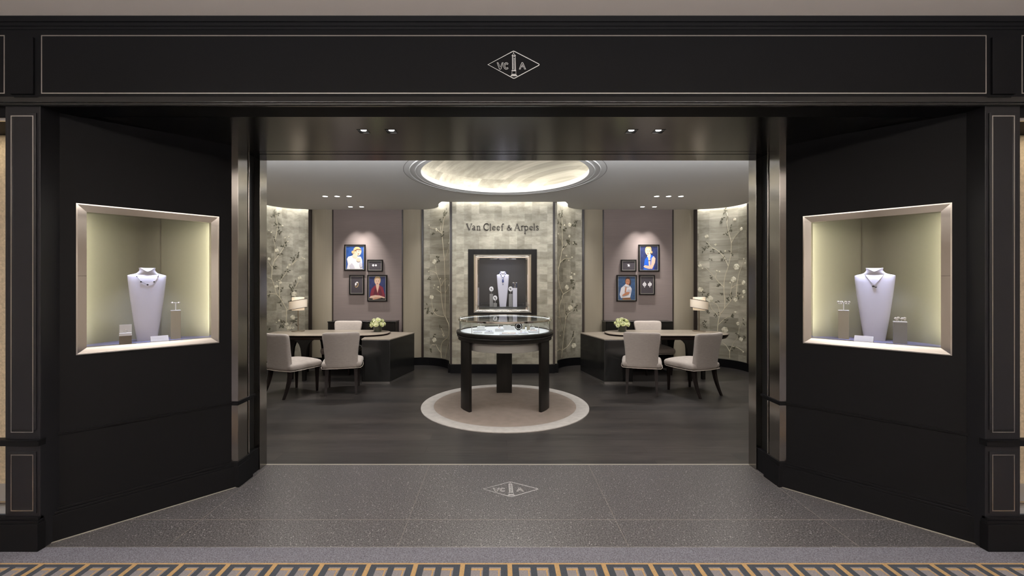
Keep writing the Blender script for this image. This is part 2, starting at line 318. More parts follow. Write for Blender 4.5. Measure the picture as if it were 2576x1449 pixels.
FLORAL = {'LO':{'branches':[[(124.9,0.655),(127.7,0.836),(127.3,1.069),(129.9,1.159),(137.8,1.322),(143.1,1.395),(146.1,1.536),(149.3,1.641),(151.2,1.694),(150.1,1.869),(147.7,1.975),(145.4,2.064),(145.7,2.204),(145.4,2.31),(147.7,2.414)],[(145.4,2.029),(138.6,2.138),(132.8,2.248),(128.4,2.376),(127.7,2.448)],[(137.8,1.322),(138.3,1.447),(138.6,1.553),(135.7,1.66),(128.4,1.785),(124.2,1.894),(117.1,1.986),(110.0,2.114)],[(118.5,1.949),(111.4,2.041),(102.7,2.079)],[(127.3,1.069),(121.3,1.138),(117.1,1.318),(115.7,1.426)],[(113.6,1.516),(110.0,1.606),(107.1,1.679),(102.7,1.688)],[(151.2,1.676),(158.4,1.71)],[(150.1,1.886),(157.5,2.005)],[(142.3,1.386),(150.9,1.4),(158.4,1.395)],[(145.4,2.398),(143.1,2.524),(141.6,2.667),(143.1,2.806),(145.4,2.926)],[(124.9,0.655),(119.9,0.813),(114.3,0.919)],[(124.9,0.709),(132.8,0.804),(137.1,0.896)]],'flowers':[(142.3,2.215,0.035),(155.5,2.049,0.028),(122.8,1.952,0.023),(125.6,1.897,0.022),(136.4,1.606,0.025),(142.8,1.536,0.03),(107.1,1.697,0.033),(115.4,1.386,0.047),(117.8,0.939,0.04),(127.0,0.809,0.03),(122.8,0.734,0.036),(117.4,0.731,0.025),(102.7,2.088,0.016),(99.8,2.07,0.016),(123.5,2.491,0.016),(129.2,2.469,0.014),(124.9,2.396,0.016),(133.5,2.69,0.016),(156.1,2.579,0.012),(151.7,2.549,0.014),(138.6,0.888,0.023),(143.1,0.856,0.014),(138.9,1.651,0.014),(142.2,1.627,0.012)],'leaves':[(146.1,2.942),(140.8,2.889),(149.3,2.85),(144.6,2.716),(138.9,2.684),(138.6,2.59),(138.6,2.537),(146.1,2.424),(132.8,2.302),(127.0,2.341),(138.6,2.138),(146.1,1.879),(154.9,1.38),(134.9,1.713),(134.9,1.455),(137.8,1.234),(114.3,1.597),(121.3,1.525),(109.3,2.15),(114.3,2.095),(122.8,1.247),(134.9,0.859),(135.7,0.788),(115.7,0.884),(114.3,0.829),(154.9,0.737),(129.9,0.82),(118.5,1.516),(125.6,1.858),(119.9,1.327),(115.0,1.444),(141.6,1.536),(118.5,2.039)]},'LI':{'branches':[[(51.1,0.164),(51.8,0.357),(45.9,0.484),(27.5,0.588),(21.7,0.7),(24.1,0.816),(35.6,0.925),(40.0,1.042),(39.2,1.403),(40.8,1.763),(42.1,2.028),(45.9,2.295),(49.4,2.515),(52.8,2.639),(51.1,2.783)],[(49.4,2.515),(45.9,2.73),(40.0,2.892)],[(39.2,0.167),(33.1,0.355),(22.5,0.558)],[(42.1,2.028),(30.5,2.189),(24.1,2.303)],[(42.1,0.957),(60.4,0.972),(68.8,1.055),(72.7,1.202),(72.7,1.3)],[(42.1,0.969),(47.7,1.159),(51.8,1.401),(54.4,1.619),(61.9,1.766),(64.7,1.937)],[(61.9,1.778),(71.4,1.828),(79.0,1.841)],[(51.8,1.413),(63.3,1.485)],[(51.1,1.546),(44.0,1.643),(33.1,1.69)],[(39.2,1.415),(27.5,1.524)],[(51.1,0.249),(58.9,0.326),(64.7,0.42)],[(66.1,0.395),(72.7,0.391),(76.5,0.291)],[(52.8,2.566),(63.3,2.634),(76.5,2.677)],[(42.1,0.584),(47.7,0.676),(54.4,0.768)]],'flowers':[(62.7,2.626,0.024),(67.4,2.011,0.044),(58.9,1.517,0.022),(73.2,1.324,0.042),(67.4,0.492,0.044),(45.1,0.605,0.031),(24.1,1.559,0.019),(24.1,2.35,0.019),(66.9,1.558,0.015),(68.8,1.501,0.012),(78.5,2.726,0.012),(53.4,1.687,0.015),(80.2,1.89,0.012),(79.0,1.823,0.012),(82.7,1.89,0.01),(63.3,2.646,0.02)],'leaves':[(35.6,2.958),(44.0,2.872),(47.7,2.538),(60.4,2.083),(71.4,1.018),(80.2,1.016),(63.3,1.069),(77.8,1.693),(82.7,1.127),(80.2,1.065),(58.9,2.021),(67.4,0.59),(54.4,0.744),(75.3,0.292),(52.8,2.833),(42.1,2.942),(68.8,2.551)]},'RI':{'branches':[[(137.5,0.179),(135.5,0.316),(132.9,0.483),(130.4,0.65),(127.7,0.794),(126.7,0.902),(129.3,1.11),(131.8,1.304)],[(132.9,1.389),(143.1,1.523),(149.3,1.666),(151.1,1.832),(144.1,1.977),(138.7,2.148),(135.5,2.294),(138.7,2.412),(148.2,2.476)],[(132.9,1.389),(121.3,1.436),(110.1,1.509)],[(132.9,1.389),(138.7,1.282),(145.5,1.141),(143.1,0.948),(136.7,0.752),(131.1,0.651)],[(145.5,1.129),(154.5,1.287),(172.6,1.433)],[(151.1,1.856),(164.4,1.992),(172.6,2.127)],[(144.1,1.977),(131.1,2.055),(121.3,2.07),(112.8,2.085)],[(135.5,2.222),(126.0,2.324),(118.4,2.425)],[(126.7,0.902),(121.3,0.997),(111.4,1.055)],[(135.5,0.316),(121.3,0.375),(110.1,0.515),(107.4,0.588)],[(137.5,0.319),(151.1,0.384),(172.6,0.508)],[(145.5,0.341),(172.6,0.323)],[(143.1,0.948),(172.6,0.994)],[(135.5,2.294),(135.5,2.608),(136.7,2.847)]],'flowers':[(128.7,2.706,0.022),(116.1,2.725,0.037),(116.9,2.504,0.024),(122.9,1.517,0.046),(115.0,1.117,0.051),(107.4,0.379,0.047),(172.5,1.052,0.032),(172.5,1.479,0.028),(113.3,1.705,0.032),(106.1,1.774,0.022),(124.4,2.125,0.019),(118.4,2.039,0.015),(111.4,2.097,0.017),(151.1,2.525,0.019),(153.1,0.718,0.014),(143.1,0.601,0.017),(111.9,1.796,0.012),(108.7,2.375,0.015)],'leaves':[(136.7,2.944),(145.5,2.884),(138.7,2.857),(151.1,2.758),(140.8,2.687),(110.1,2.723),(103.6,2.787),(104.9,2.738),(119.8,2.424),(116.9,2.377),(131.1,2.285),(111.4,1.619),(107.4,1.521),(112.8,1.607),(106.1,1.079),(103.6,1.127),(111.4,1.202),(124.4,1.011),(108.7,0.613),(138.7,1.342),(131.1,2.03),(121.3,2.387),(106.1,2.393),(129.3,2.637)]},'RO':{'branches':[[(55.7,0.659),(54.8,0.817),(51.9,0.989),(45.2,1.113),(44.6,1.282),(45.8,1.522),(44.2,1.715),(39.3,1.906),(35.3,2.119),(34.2,2.356),(38.3,2.551),(41.3,2.746)],[(34.2,2.356),(27.9,2.469),(17.7,2.574)],[(39.3,1.93),(46.1,2.101),(55.7,2.227),(65.2,2.304),(72.9,2.417)],[(57.6,2.252),(67.1,2.28),(76.8,2.283)],[(45.8,1.522),(53.8,1.619),(61.4,1.741),(73.9,1.902)],[(58.6,1.716),(56.7,1.814)],[(45.2,1.113),(38.3,1.212),(30.1,1.322),(18.9,1.373),(8.6,1.376)],[(35.9,1.249),(35.3,1.428),(32.2,1.619)],[(34.2,1.5),(25.7,1.559),(12.7,1.572)],[(25.7,1.336),(24.6,1.548),(21.2,1.759),(15.2,1.92),(11.3,2.034)],[(51.9,0.989),(54.8,1.157),(61.4,1.229),(67.1,1.252)],[(54.8,0.987),(63.3,1.081),(67.1,1.203)],[(53.8,0.806),(44.2,0.921),(30.1,1.003)],[(36.7,0.175),(36.7,0.306),(31.1,0.457),(23.5,0.585),(20.1,0.753),(15.2,0.898)],[(36.7,0.306),(42.2,0.406),(48.1,0.46)],[(32.2,0.408),(23.5,0.397),(12.7,0.345)],[(41.3,2.746),(40.3,2.889),(43.2,2.977)]],'flowers':[(16.5,2.595,0.03),(25.7,1.901,0.054),(30.7,1.666,0.05),(12.1,1.606,0.039),(11.3,1.438,0.035),(13.4,1.345,0.023),(27.5,1.283,0.035),(67.5,1.288,0.061),(81.8,1.471,0.047),(44.6,0.704,0.055),(17.0,0.559,0.04),(23.1,0.844,0.031),(27.5,1.052,0.021),(82.8,1.939,0.032),(78.8,1.89,0.015),(58.6,2.338,0.022),(43.8,2.208,0.017),(57.0,1.833,0.017),(52.9,1.818,0.017),(36.3,1.607,0.017),(11.3,2.045,0.014),(8.6,1.963,0.014),(11.3,0.953,0.014),(71.9,2.503,0.034),(12.7,0.334,0.019),(28.4,2.788,0.028)],'leaves':[(43.2,2.977),(46.1,2.836),(38.3,2.814),(36.3,2.62),(42.2,2.555),(34.2,2.642),(49.0,2.791),(33.2,2.165),(50.0,2.187),(46.1,2.053),(62.4,2.242),(76.8,2.258),(69.1,2.342),(66.2,1.705),(53.8,1.57),(50.0,1.413),(40.3,1.295),(34.2,1.357),(71.0,1.362),(78.8,1.422),(56.7,1.23),(58.6,0.974),(53.8,1.012),(42.2,0.898),(69.1,1.031),(74.9,0.821),(74.9,0.759),(18.9,0.591),(11.3,0.613),(12.7,0.878),(32.2,0.36),(65.2,2.047),(72.9,2.27),(33.2,0.977),(23.5,0.632),(22.4,1.36)]}}
E_ = dict(down=66, pic=120, slotc=19, sloti=5, sloto=3.6, wash=32, front=14, dome=54, win=2.7, wint=24, niche=3, case=22, side=1.2, mallc=45, mall=7, mallup=1450, mwall=75, lint=205, sidew=45)
# ================================================================== SETTING
CB = -.014           # middle of the back wall block
# ---- floors
b = MB(); b.box((-3.3, 2.62, -.06), (3.3, 3.815, 0), 'stone')
for x in (-2.09, -.69, .71, 2.11): b.box((x - .0015, 2.63, -.01), (x + .0015, 3.81, .0006), 'joint')
b.box((-3.2, 2.927, -.01), (3.2, 2.931, .0006), 'joint')
st(b.build('floor_entrance'))
b = MB(); b.box((-4.7, 3.825, -.06), (4.7, 8.7, 0), 'wood_floor'); st(b.build('floor_boutique'))
b = MB(); b.box((-7, -4.2, -.06), (7, 2.618, .004), 'carpet_g')
b.box((-7, 1.2, .003), (7, 2.467, .006), 'carpet_y')
b.box((-7, 1.2, .003), (7, 2.453, .007), 'carpet_n')
CW = .265
for r in range(4):
    y1 = 2.427 - r * CW; y0 = y1 - (CW - .04)
    for i in range(-17, 18):
        x = -.017 + i * CW
        for dx in (-.0825, .0175):
            xc = x + CW / 2 + dx; b.box((xc, y0, .003), (xc + .065, y1, .008), 'carpet_l')
            b.box((xc, y1 - .026, .003), (xc + .065, y1 - .011, .009), 'carpet_y')
            b.box((xc + .05, y0, .003), (xc + .058, y1 - .012, .0092), 'carpet_y')
    if r: b.box((-7, y1 + .012, .003), (7, y1 + .026, .0088), 'carpet_y')
for i in range(-18, 19):
    x = -.017 + i * CW; b.box((x - .013, 1.2, .003), (x + .013, 2.455, .0085), 'carpet_y')
st(b.build('floor_mall_carpet'))
b = MB(); b.box((-2.13, 3.812, -.02), (2.13, 3.828, .002), 'bead'); b.box((-2.87, 2.612, -.02), (2.87, 2.622, .003), 'bead'); st(b.build('trim_threshold'))

def frame_rect(b, x0, x1, z0, z1, y, w, d, mat, mx=None):
    b.box((x0, y - d, z0), (x1, y + .002, z0 + w), mat, mx); b.box((x0, y - d, z1 - w), (x1, y + .002, z1), mat, mx)
    b.box((x0, y - d, z0 + w), (x0 + w, y + .002, z1 - w), mat, mx); b.box((x1 - w, y - d, z0 + w), (x1, y + .002, z1 - w), mat, mx)

# ---- angled shopfront walls with their display windows
def side_matrix(sg):
    m = Matrix.Identity(4)
    m[0][0], m[1][0] = sg * .6907 * -1, .7232
    m[0][1], m[1][1] = sg * .7232, .6907
    m[0][3], m[1][3] = sg * 2.892, 2.65
    return m
L_W = 1.075
for sg, nm, w0, w1 in ((-1, 'left', .163, .951), (1, 'right', .137, .925)):
    mx = side_matrix(sg); z0, z1 = 1.14, 2.11
    b = MB(mx)
    b.box((-.02, 0, 0), (w0, .05, 2.69), 'black'); b.box((w1, 0, 0), (L_W, .05, 2.69), 'black')
    b.box((w0, 0, 0), (w1, .05, z0), 'black'); b.box((w0, 0, z1), (w1, .05, 2.69), 'black')
    w = st(b.build('wall_front_' + nm))
    b = MB(mx)
    b.box((-.035, -.03, 0), (L_W + .02, 0, .165), 'black'); b.box((-.03, -.022, .165), (L_W + .012, 0, .182), 'black'); b.box((-.02, -.011, .182), (L_W + .004, 0, .2), 'black')
    st(b.build('baseboard_front_' + nm, bevel=.002))
    b = MB(mx); b.box((-.02, -.008, .648), (L_W, 0, .660), 'black'); b.box((-.02, -.013, .660), (L_W, 0, .665), 'black'); st(b.build('trim_rail_' + nm, bevel=.0015))
    b = MB(mx); b.box((-.03, -.036, -.01), (L_W + .02, -.029, .004), 'bead'); st(b.build('trim_floor_bead_' + nm))
    # window: nickel edge, bronze mirror bezel, glass, lit niche
    bw = .05
    win = MB(mx)
    frame_rect(win, w0, w1, z0, z1, 0, .007, .010, 'chrome')
    wn = st(win.build('window_' + ('1' if sg < 0 else '2')))
    bz = MB(mx)
    def quad(a, c2, e, f, mat): bz.add([a, c2, e, f], [(0, 1, 2, 3)], mat)
    o0, o1, p0, p1 = w0 + .007, w1 - .007, z0 + .007, z1 - .007; i0, i1, q0, q1 = w0 + bw, w1 - bw, z0 + .042, z1 - bw
    ya, yb = -.002, .004
    for A in (((o0, ya, p0), (o1, ya, p0), (i1, yb, q0), (i0, yb, q0)), ((o0, ya, p1), (o1, ya, p1), (i1, yb, q1), (i0, yb, q1)),
              ((o0, ya, p0), (o0, ya, p1), (i0, yb, q1), (i0, yb, q0)), ((o1, ya, p0), (o1, ya, p1), (i1, yb, q1), (i1, yb, q0))): quad(*A, 'mirror')
    for A in (((i0, yb, q0), (i1, yb, q0), (i1, .046, q0), (i0, .046, q0)), ((i0, yb, q1), (i1, yb, q1), (i1, .06, q1), (i0, .06, q1)),
              ((i0, yb, q0), (i0, yb, q1), (i0, .06, q1), (i0, .06, q0)), ((i1, yb, q0), (i1, yb, q1), (i1, .06, q1), (i1, .06, q0))): quad(*A, 'chrome')
    for zz in ((z0 + z1) / 2 + .02,): bz.box((o0, ya - .001, zz), (i0, yb + .0, zz + .0015), 'black_dull')
    bz.build('window_frame', wn, recalc=False)
    g = MB(mx); g.box((i0 - .004, .040, q0 - .004), (i1 + .004, .043, q1 + .004), 'glass'); g.build('glass_pane', wn)
    # niche: curved back, floor, lid
    n = MB(mx); xm = (w0 + w1) / 2; hw = .385; bk = []
    for i in range(41):
        a = PI * i / 40; c_, s_ = math.cos(a), math.sin(a)
        bk.append((xm - hw * c_, .062 + .30 * s_))
    vs = [(x, y, z0 - .03) for x, y in bk] + [(x, y, z1 + .1) for x, y in bk]; k = len(bk)
    n.add(vs, [(i, i + 1, i + 1 + k, i + k) for i in range(k - 1)], 'niche_fab')
    i_ = 23; n.box((bk[i_][0] - .0008, bk[i_][1] - .004, 1.17), (bk[i_][0] + .0008, bk[i_][1] + .01, z1), 'plinth_dark')
    n.box((xm - .42, .055, z1 + .1), (xm + .42, .5, z1 + .12), 'niche_fab')
    n.box((xm - .42, .05, z0 - .03), (xm + .42, .062, q0 - .001), 'niche_fab'); n.box((xm - .42, .05, q1), (xm + .42, .062, z1 + .1), 'niche_fab')
    n.box((xm - .42, .05, z0), (i0 - .001, .062, z1), 'niche_fab'); n.box((i1 + .001, .05, z0), (xm + .42, .062, z1), 'niche_fab')
    n.build('niche_lining', wn, smooth='auto', recalc=False)
    n = MB(mx); n.box((xm - .42, .05, 1.12), (xm + .42, .48, 1.178), 'niche_floor'); n.build('niche_floor', wn)
    n = MB(mx); n.box((xm - .45, .50, z0 - .1), (xm + .45, .52, z1 + .15), 'black_dull'); n.box((xm - .45, .05, z0 - .1), (xm - .425, .52, z1 + .15), 'black_dull')
    n.box((xm + .425, .05, z0 - .1), (xm + .45, .52, z1 + .15), 'black_dull'); n.box((xm - .45, .05, z1 + .125), (xm + .45, .52, z1 + .15), 'black_dull'); n.build('niche_casing', wn)

# ---- pilasters, fascia
for sg, nm, xa, xb in ((-1, 'left', 2.83, 3.04), (1, 'right', 2.84, 3.05)):
    f = Matrix.Diagonal((sg, 1, 1, 1))
    b = MB(f)
    b.box((xa, 2.60, 0), (xb, 2.80, 2.67), 'black_pil'); b.box((xa + .02, 2.594, .72), (xb - .02, 2.60, 2.62), 'black_pil'); b.box((xa + .02, 2.594, .22), (xb - .02, 2.60, .59), 'black_pil')
    p = st(b.build('trim_pilaster_' + nm, bevel=.002))
    b = MB(f); frame_rect(b, xa + .032, xa + .168, .705, 2.602, 2.594, .006, .003, 'inlay'); frame_rect(b, xa + .032, xa + .168, .235, .574, 2.594, .006, .003, 'inlay'); b.build('metal_inlay', p)
    b = MB(f); b.box((xa - .012, 2.572, 0), (4.6, 2.62, .165), 'black'); b.box((xa - .006, 2.58, .165), (4.6, 2.62, .182), 'black'); b.box((xa, 2.588, .182), (4.6, 2.62, .2), 'black')
    b.box((xa - .004, 2.586, .625), (4.6, 2.63, .655), 'black'); b.box((xa - .006, 2.578, .655), (4.6, 2.63, .663), 'black'); st(b.build('baseboard_pilaster_' + nm, bevel=.002))
    # neighbouring side window, a strip of it is in view
    b = MB(f); b.box((xb, 2.95, .2), (4.6, 2.98, 2.67), 'side_fab'); b.box((xb - .001, 2.80, .2), (xb + .004, 2.95, 2.67), 'side_fab')
    b.box((xb, 2.62, 2.605), (4.6, 2.95, 2.67), 'black'); b.box((xb + .004, 2.63, 2.585), (4.6, 2.645, 2.605), 'inlay')
    b.box((xb, 2.63, .2), (4.6, 2.95, .235), 'plinth_grey'); b.box((xb, 2.64, .255), (4.6, 2.66, .262), 'inlay'); b.box((4.55, 2.6, 0), (4.6, 3, 2.67), 'black')
    w = st(b.build('window_' + ('3' if sg < 0 else '4')))
b = MB()
b.box((-5, 2.60, 2.665), (5, 2.78, 3.188), 'black')
def xprof(b, pts, mat, x0=-5, x1=5):
    n = len(pts); b.add([(x0, y, z) for y, z in pts] + [(x1, y, z) for y, z in pts], [tuple(range(n))] + [tuple(range(2 * n - 1, n - 1, -1))] + [(i, (i + 1) % n, (i + 1) % n + n, i + n) for i in range(n)], mat)
xprof(b, [(2.61, 2.718), (2.597, 2.718), (2.594, 2.712), (2.578, 2.682), (2.578, 2.678), (2.586, 2.672), (2.586, 2.666), (2.592, 2.660), (2.61, 2.660)], 'black_gloss')
xprof(b, [(2.61, 3.12), (2.596, 3.12), (2.594, 3.135), (2.588, 3.137), (2.586, 3.155), (2.578, 3.158), (2.572, 3.188), (2.61, 3.188)], 'black')
b.box((-3.0, 2.588, 2.73), (-2.862, 2.601, 3.07), 'black'); b.box((2.872, 2.588, 2.73), (3.01, 2.601, 3.07), 'black')
fa = st(b.build('wall_front_fascia', bevel=.0015))
b = MB(); frame_rect(b, -2.822, 2.845, 2.735, 3.086, 2.60, .006, .003, 'inlay'); frame_rect(b, -4.9, -3.04, 2.735, 3.086, 2.60, .006, .003, 'inlay'); frame_rect(b, 3.055, 4.9, 2.735, 3.086, 2.60, .006, .003, 'inlay')
b.build('metal_inlay', fa)

# ---- soffit of the entrance with four square lamp openings
FX = [(.001 * 0 + (px - 1255) * 3.09 / 1090 - .078) for px in (915, 985, 1588, 1656)]
hh = .034
holes = [[(x - hh, 3.085 - hh), (x + hh, 3.085 - hh), (x + hh, 3.085 + hh), (x - hh, 3.085 + hh)] for x in FX]
b = MB()
b.prism([(-2.95, 2.66), (2.95, 2.66), (2.95, 3.55), (-2.95, 3.55)], 2.68, 2.71, 'soffit', holes=holes)
b.box((-2.95, 3.55, 2.692), (2.95, 3.64, 2.71), 'black_dull'); b.box((-2.95, 3.562, 2.681), (2.95, 3.628, 2.7), 'soffit'); b.box((-2.4, 3.64, 2.68), (2.4, 3.82, 2.71), 'soffit')
st(b.build('ceiling_entrance'))
b = MB(); b.box((-4.7, 3.77, 2.71), (4.7, 3.82, 3.4), 'black_dull'); b.box((-4.7, 3.77, 0), (-2.24, 3.82, 2.71), 'taupe'); b.box((2.24, 3.77, 0), (4.7, 3.82, 2.71), 'taupe')
b.box((-4.6, 2.78, 2.9), (4.6, 3.8, 2.92), 'black_dull'); st(b.build('wall_front_inner'))

# ---- door reveals
for sg, nm in ((-1, 'left'), (1, 'right')):
    f = Matrix.Diagonal((sg, 1, 1, 1)); b = MB(f); X = 2.125
    b.box((X, 3.40, 0), (X + .1, 3.525, 2.69), 'jamb'); b.box((X + .014, 3.525, 0), (X + .1, 3.572, 2.69), 'jamb')
    b.tube([(X + .010, 3.534, .2), (X + .010, 3.534, 2.68)], .005, 'jamb', 10); b.tube([(X + .008, 3.560, .2), (X + .008, 3.560, 2.68)], .006, 'jamb', 10)
    b.box((X + .05, 3.572, 0), (X + .1, 3.712, 2.69), 'black_dull'); b.box((X, 3.712, 0), (X + .1, 3.822, 2.69), 'jamb')
    b.box((X + .1, 3.40, 0), (X + .115, 3.822, 2.69), 'black_dull')
    j = st(b.build('trim_door_reveal_' + nm, bevel=.001))
    b = MB(f); b.box((X - .008, 3.395, .655), (X + .06, 3.64, .672), 'black'); b.box((X - .004, 3.395, .64), (X + .06, 3.60, .655), 'black'); b.build('reveal_rail', j, bevel=.002)
    b = MB(f); b.box((X - .014, 3.39, 0), (X + .05, 3.585, .165), 'black'); b.box((X - .008, 3.39, .165), (X + .05, 3.575, .2), 'black'); b.box((X + .01, 3.585, 0), (X + .06, 3.712, .19), 'black'); b.build('reveal_base', j, bevel=.002)

# ---- boutique walls
CH = 3.03; TOP = 3.36
def band(b, pts, th, z0, z1, mat):
    # a wall strip following a plan polyline, thickened away from the room
    n = len(pts); nr = []
    for i in range(n):
        a = Vector(pts[max(i - 1, 0)]); c = Vector(pts[min(i + 1, n - 1)]); t = (c - a).normalized(); nr.append(Vector((-t.y, t.x)))
    out = [(p[0] + q.x * th, p[1] + q.y * th) for p, q in zip(pts, nr)]
    vs = [(x, y, z0) for x, y in pts] + [(x, y, z1) for x, y in pts] + [(x, y, z0) for x, y in out] + [(x, y, z1) for x, y in out]; fs = []
    for i in range(n - 1): fs += [(i, i + 1, n + i + 1, n + i), (2 * n + i, 3 * n + i, 3 * n + i + 1, 2 * n + i + 1), (n + i, n + i + 1, 3 * n + i + 1, 3 * n + i), (i, 2 * n + i, 2 * n + i + 1, i + 1)]
    fs += [(0, n, 3 * n, 2 * n), (n - 1, 3 * n - 1, 4 * n - 1, 2 * n - 1)]
    b.add(vs, fs, mat)
# middle block with the niche opening
b = MB(); h0, h1, k0, k1 = CB - .50, CB + .50, 1.075, 2.10
for lo, hi in (((CB - .915, .15), (h0, TOP)), ((h1, .15), (CB + .915, TOP)), ((h0, .15), (h1, k0)), ((h0, k1), (h1, TOP))):
    b.box((lo[0], 7.72, lo[1]), (hi[0], 7.80, hi[1]), 'leafwall')
b.box((CB - .915, 7.80, .15), (CB - .88, 8.5, TOP), 'leafwall'); b.box((CB + .88, 7.80, .15), (CB + .915, 8.5, TOP), 'leafwall')
b.box((CB - .95, 8.5, 0), (CB + .95, 8.55, TOP), 'black_dull')
st(b.build('wall_back'))
b = MB(); b.box((CB - .925, 7.68, 0), (CB + .925, 7.73, .15), 'black'); b.box((CB - .925, 7.72, 0), (CB - .88, 8.0, .15), 'black'); b.box((CB + .88, 7.72, 0), (CB + .925, 8.0, .15), 'black'); b.box((CB - .925, 7.70, .15), (CB + .925, 7.73, .158), 'trim')
st(b.build('baseboard_back', bevel=.002))
for sg in (-1, 1):
    b = MB(Matrix.Diagonal((sg, 1, 1, 1))); x = .915 + (.014 if sg < 0 else -.014); b.box((x - .016, 7.705, .15), (x + .02, 7.75, TOP), 'trim'); st(b.build('trim_1'))
def place_deco(bd, c, R, a, z, out=.004):
    an = math.radians(a); r = R - out
    p = Vector((c[0] + r * math.cos(an), c[1] + r * math.sin(an), z)); n = Vector((-math.cos(an), -math.sin(an), 0)); u = Vector((0, 0, 1)).cross(n); return p, u, n
def painted(bd, key, c, R):
    D_ = FLORAL[key]; rg = random.Random(len(key) + ord(key[0]) + ord(key[1]))
    for br in D_['branches']:
        # smooth the traced branch, then lay it as a thin flat ribbon
        pts = []
        for i in range(len(br) - 1):
            p0 = br[max(i - 1, 0)]; p1 = br[i]; p2 = br[i + 1]; p3 = br[min(i + 2, len(br) - 1)]
            for s_ in range(4):
                t = s_ / 4
                pts.append(tuple(.5 * ((2 * p1[q]) + (-p0[q] + p2[q]) * t + (2 * p0[q] - 5 * p1[q] + 4 * p2[q] - p3[q]) * t * t + (-p0[q] + 3 * p1[q] - 3 * p2[q] + p3[q]) * t ** 3) for q in (0, 1)))
        pts.append(br[-1]); P3 = [place_deco(bd, c, R, a, z, .003)[0] for a, z in pts]; n = len(P3)
        w0 = .0135 if len(br) > 8 else .0095
        bd.tube(P3, [(w0 * (1 - .62 * i / (n - 1))) * .62 for i in range(n)], 'branch', 6)
    def leaf(p, u, n, ang, L_, mat):
        d = u * math.cos(ang) + Vector((0, 0, 1)) * math.sin(ang); s_ = n.cross(d); w = L_ * .22
        q = [p, p + d * L_ * .3 + s_ * w * .9, p + d * L_ * .65 + s_ * w * .75, p + d * L_, p + d * L_ * .65 - s_ * w * .75, p + d * L_ * .3 - s_ * w * .9]
        q = [v + n * .001 for v in q]; q2 = [v + n * .0015 for v in q]
        bd.add([tuple(v) for v in q + q2], [tuple(range(5, -1, -1)), tuple(range(6, 12))] + [(i, (i + 1) % 6, (i + 1) % 6 + 6, i + 6) for i in range(6)], mat)
    for a, z in D_['leaves']:
        a0 = rg.uniform(0, 6.28)
        for k in range(rg.choice((3, 4, 4, 5))):
            p, u, n = place_deco(bd, c, R, a + rg.uniform(-1.6, 1.6), z + rg.uniform(-.035, .035)); leaf(p, u, n, a0 + rg.uniform(-1.1, 1.1) + (PI if k % 2 else 0), rg.uniform(.035, .065), 'leafdark')
    for a, z, r in D_['flowers']:
        p, u, n = place_deco(bd, c, R, a, z, .006); r = max(r * 1.05, .012); k = 6 if r > .025 else 4; a0 = rg.uniform(0, 6)
        for q in range(k):
            an = a0 + 2 * PI * q / k; cc = p + (u * math.cos(an) + Vector((0, 0, 1)) * math.sin(an)) * r * .55
            m = Matrix((( u.x, 0, n.x, cc.x), (u.y, 0, n.y, cc.y), (u.z, 1, n.z, cc.z), (0, 0, 0, 1)))
            bd.lathe([(0, .002 + .0004 * q), (r * .42, .001 + .0004 * q), (r * .52, -.004)], 'petal' if q % 3 else 'petal2', 10, mx=m)
        m = Matrix((( u.x, 0, n.x, p.x), (u.y, 0, n.y, p.y), (u.z, 1, n.z, p.z), (0, 0, 0, 1)))
        bd.lathe([(0, .006), (r * .3, .005), (r * .34, 0)], 'petal', 8, mx=m)
for sg, nm, ki, ko in ((-1, 'left', 'LI', 'LO'), (1, 'right', 'RI', 'RO')):
    f = Matrix.Diagonal((sg, 1, 1, 1)); a = lambda pts: pts
    inner = arc(1.56, 7.86, .6, 180, 90, 24); outer = arc(3.76, 7.80, .66, 90, 0, 26)
    b = MB(f); band(b, inner, .05, .15, TOP, 'leafwall'); b.box((.90, 7.80, .15), (.97, 7.87, TOP), 'leafwall'); w = st(b.build('wall_back_' + nm + '_inner', smooth='auto'))
    d = MB(); painted(d, ki, (sg * 1.56, 7.86), .6); d.build('painted_blossom_branch', w)
    b = MB(f); band(b, outer, .05, .15, TOP, 'leafwall'); w = st(b.build('wall_back_' + nm + '_outer', smooth='auto'))
    d = MB(); painted(d, ko, (sg * 3.76, 7.80), .66); d.build('painted_blossom_branch', w)
    # flat wall: fabric pilasters, dark trims, taupe panel
    b = MB(f); b.box((1.57, 8.46, .15), (3.76, 8.52, CH + .02), 'taupe')
    for x0, x1 in ((1.582, 1.952), (3.325, 3.728)):
        n = 10; pts = [(x0 + (x1 - x0) * i / n, 8.462 - .045 * math.sin(PI * i / n) ** .8) for i in range(n + 1)]; band(b, pts, .05, .15, CH + .01, 'beige')
    st(b.build('wall_back_' + nm, smooth='auto'))
    b = MB(f)
    for x0, x1, dp in ((1.545, 1.583, .03), (1.950, 1.968, .015), (3.310, 3.327, .015), (3.725, 3.782, .035)): b.box((x0, 8.46 - dp, .15), (x1, 8.47, CH + .01), 'trim')
    b.box((4.385, 7.72, .15), (4.43, 7.80, TOP), 'trim'); st(b.build('trim_2'))
    b = MB(f); band(b, arc(1.56, 7.86, .575, 180, 90, 24), .03, 0, .15, 'black'); b.box((1.56, 8.435, 0), (3.76, 8.47, .15), 'black'); band(b, arc(3.76, 7.80, .635, 90, 0, 24), .03, 0, .15, 'black')
    b.box((4.395, 3.82, 0), (4.43, 7.80, .15), 'black'); b.box((.91, 7.73, 0), (.985, 7.87, .15), 'black'); st(b.build('baseboard_' + nm, bevel=.002))
    b = MB(f); b.box((4.42, 3.82, .0), (4.5, 7.80, TOP), 'beige'); b.box((4.5, 3.7, 0), (4.7, 8.7, TOP), 'black_dull'); b.box((.9, 8.55, 0), (4.6, 8.7, TOP), 'black_dull'); st(b.build('wall_' + nm))

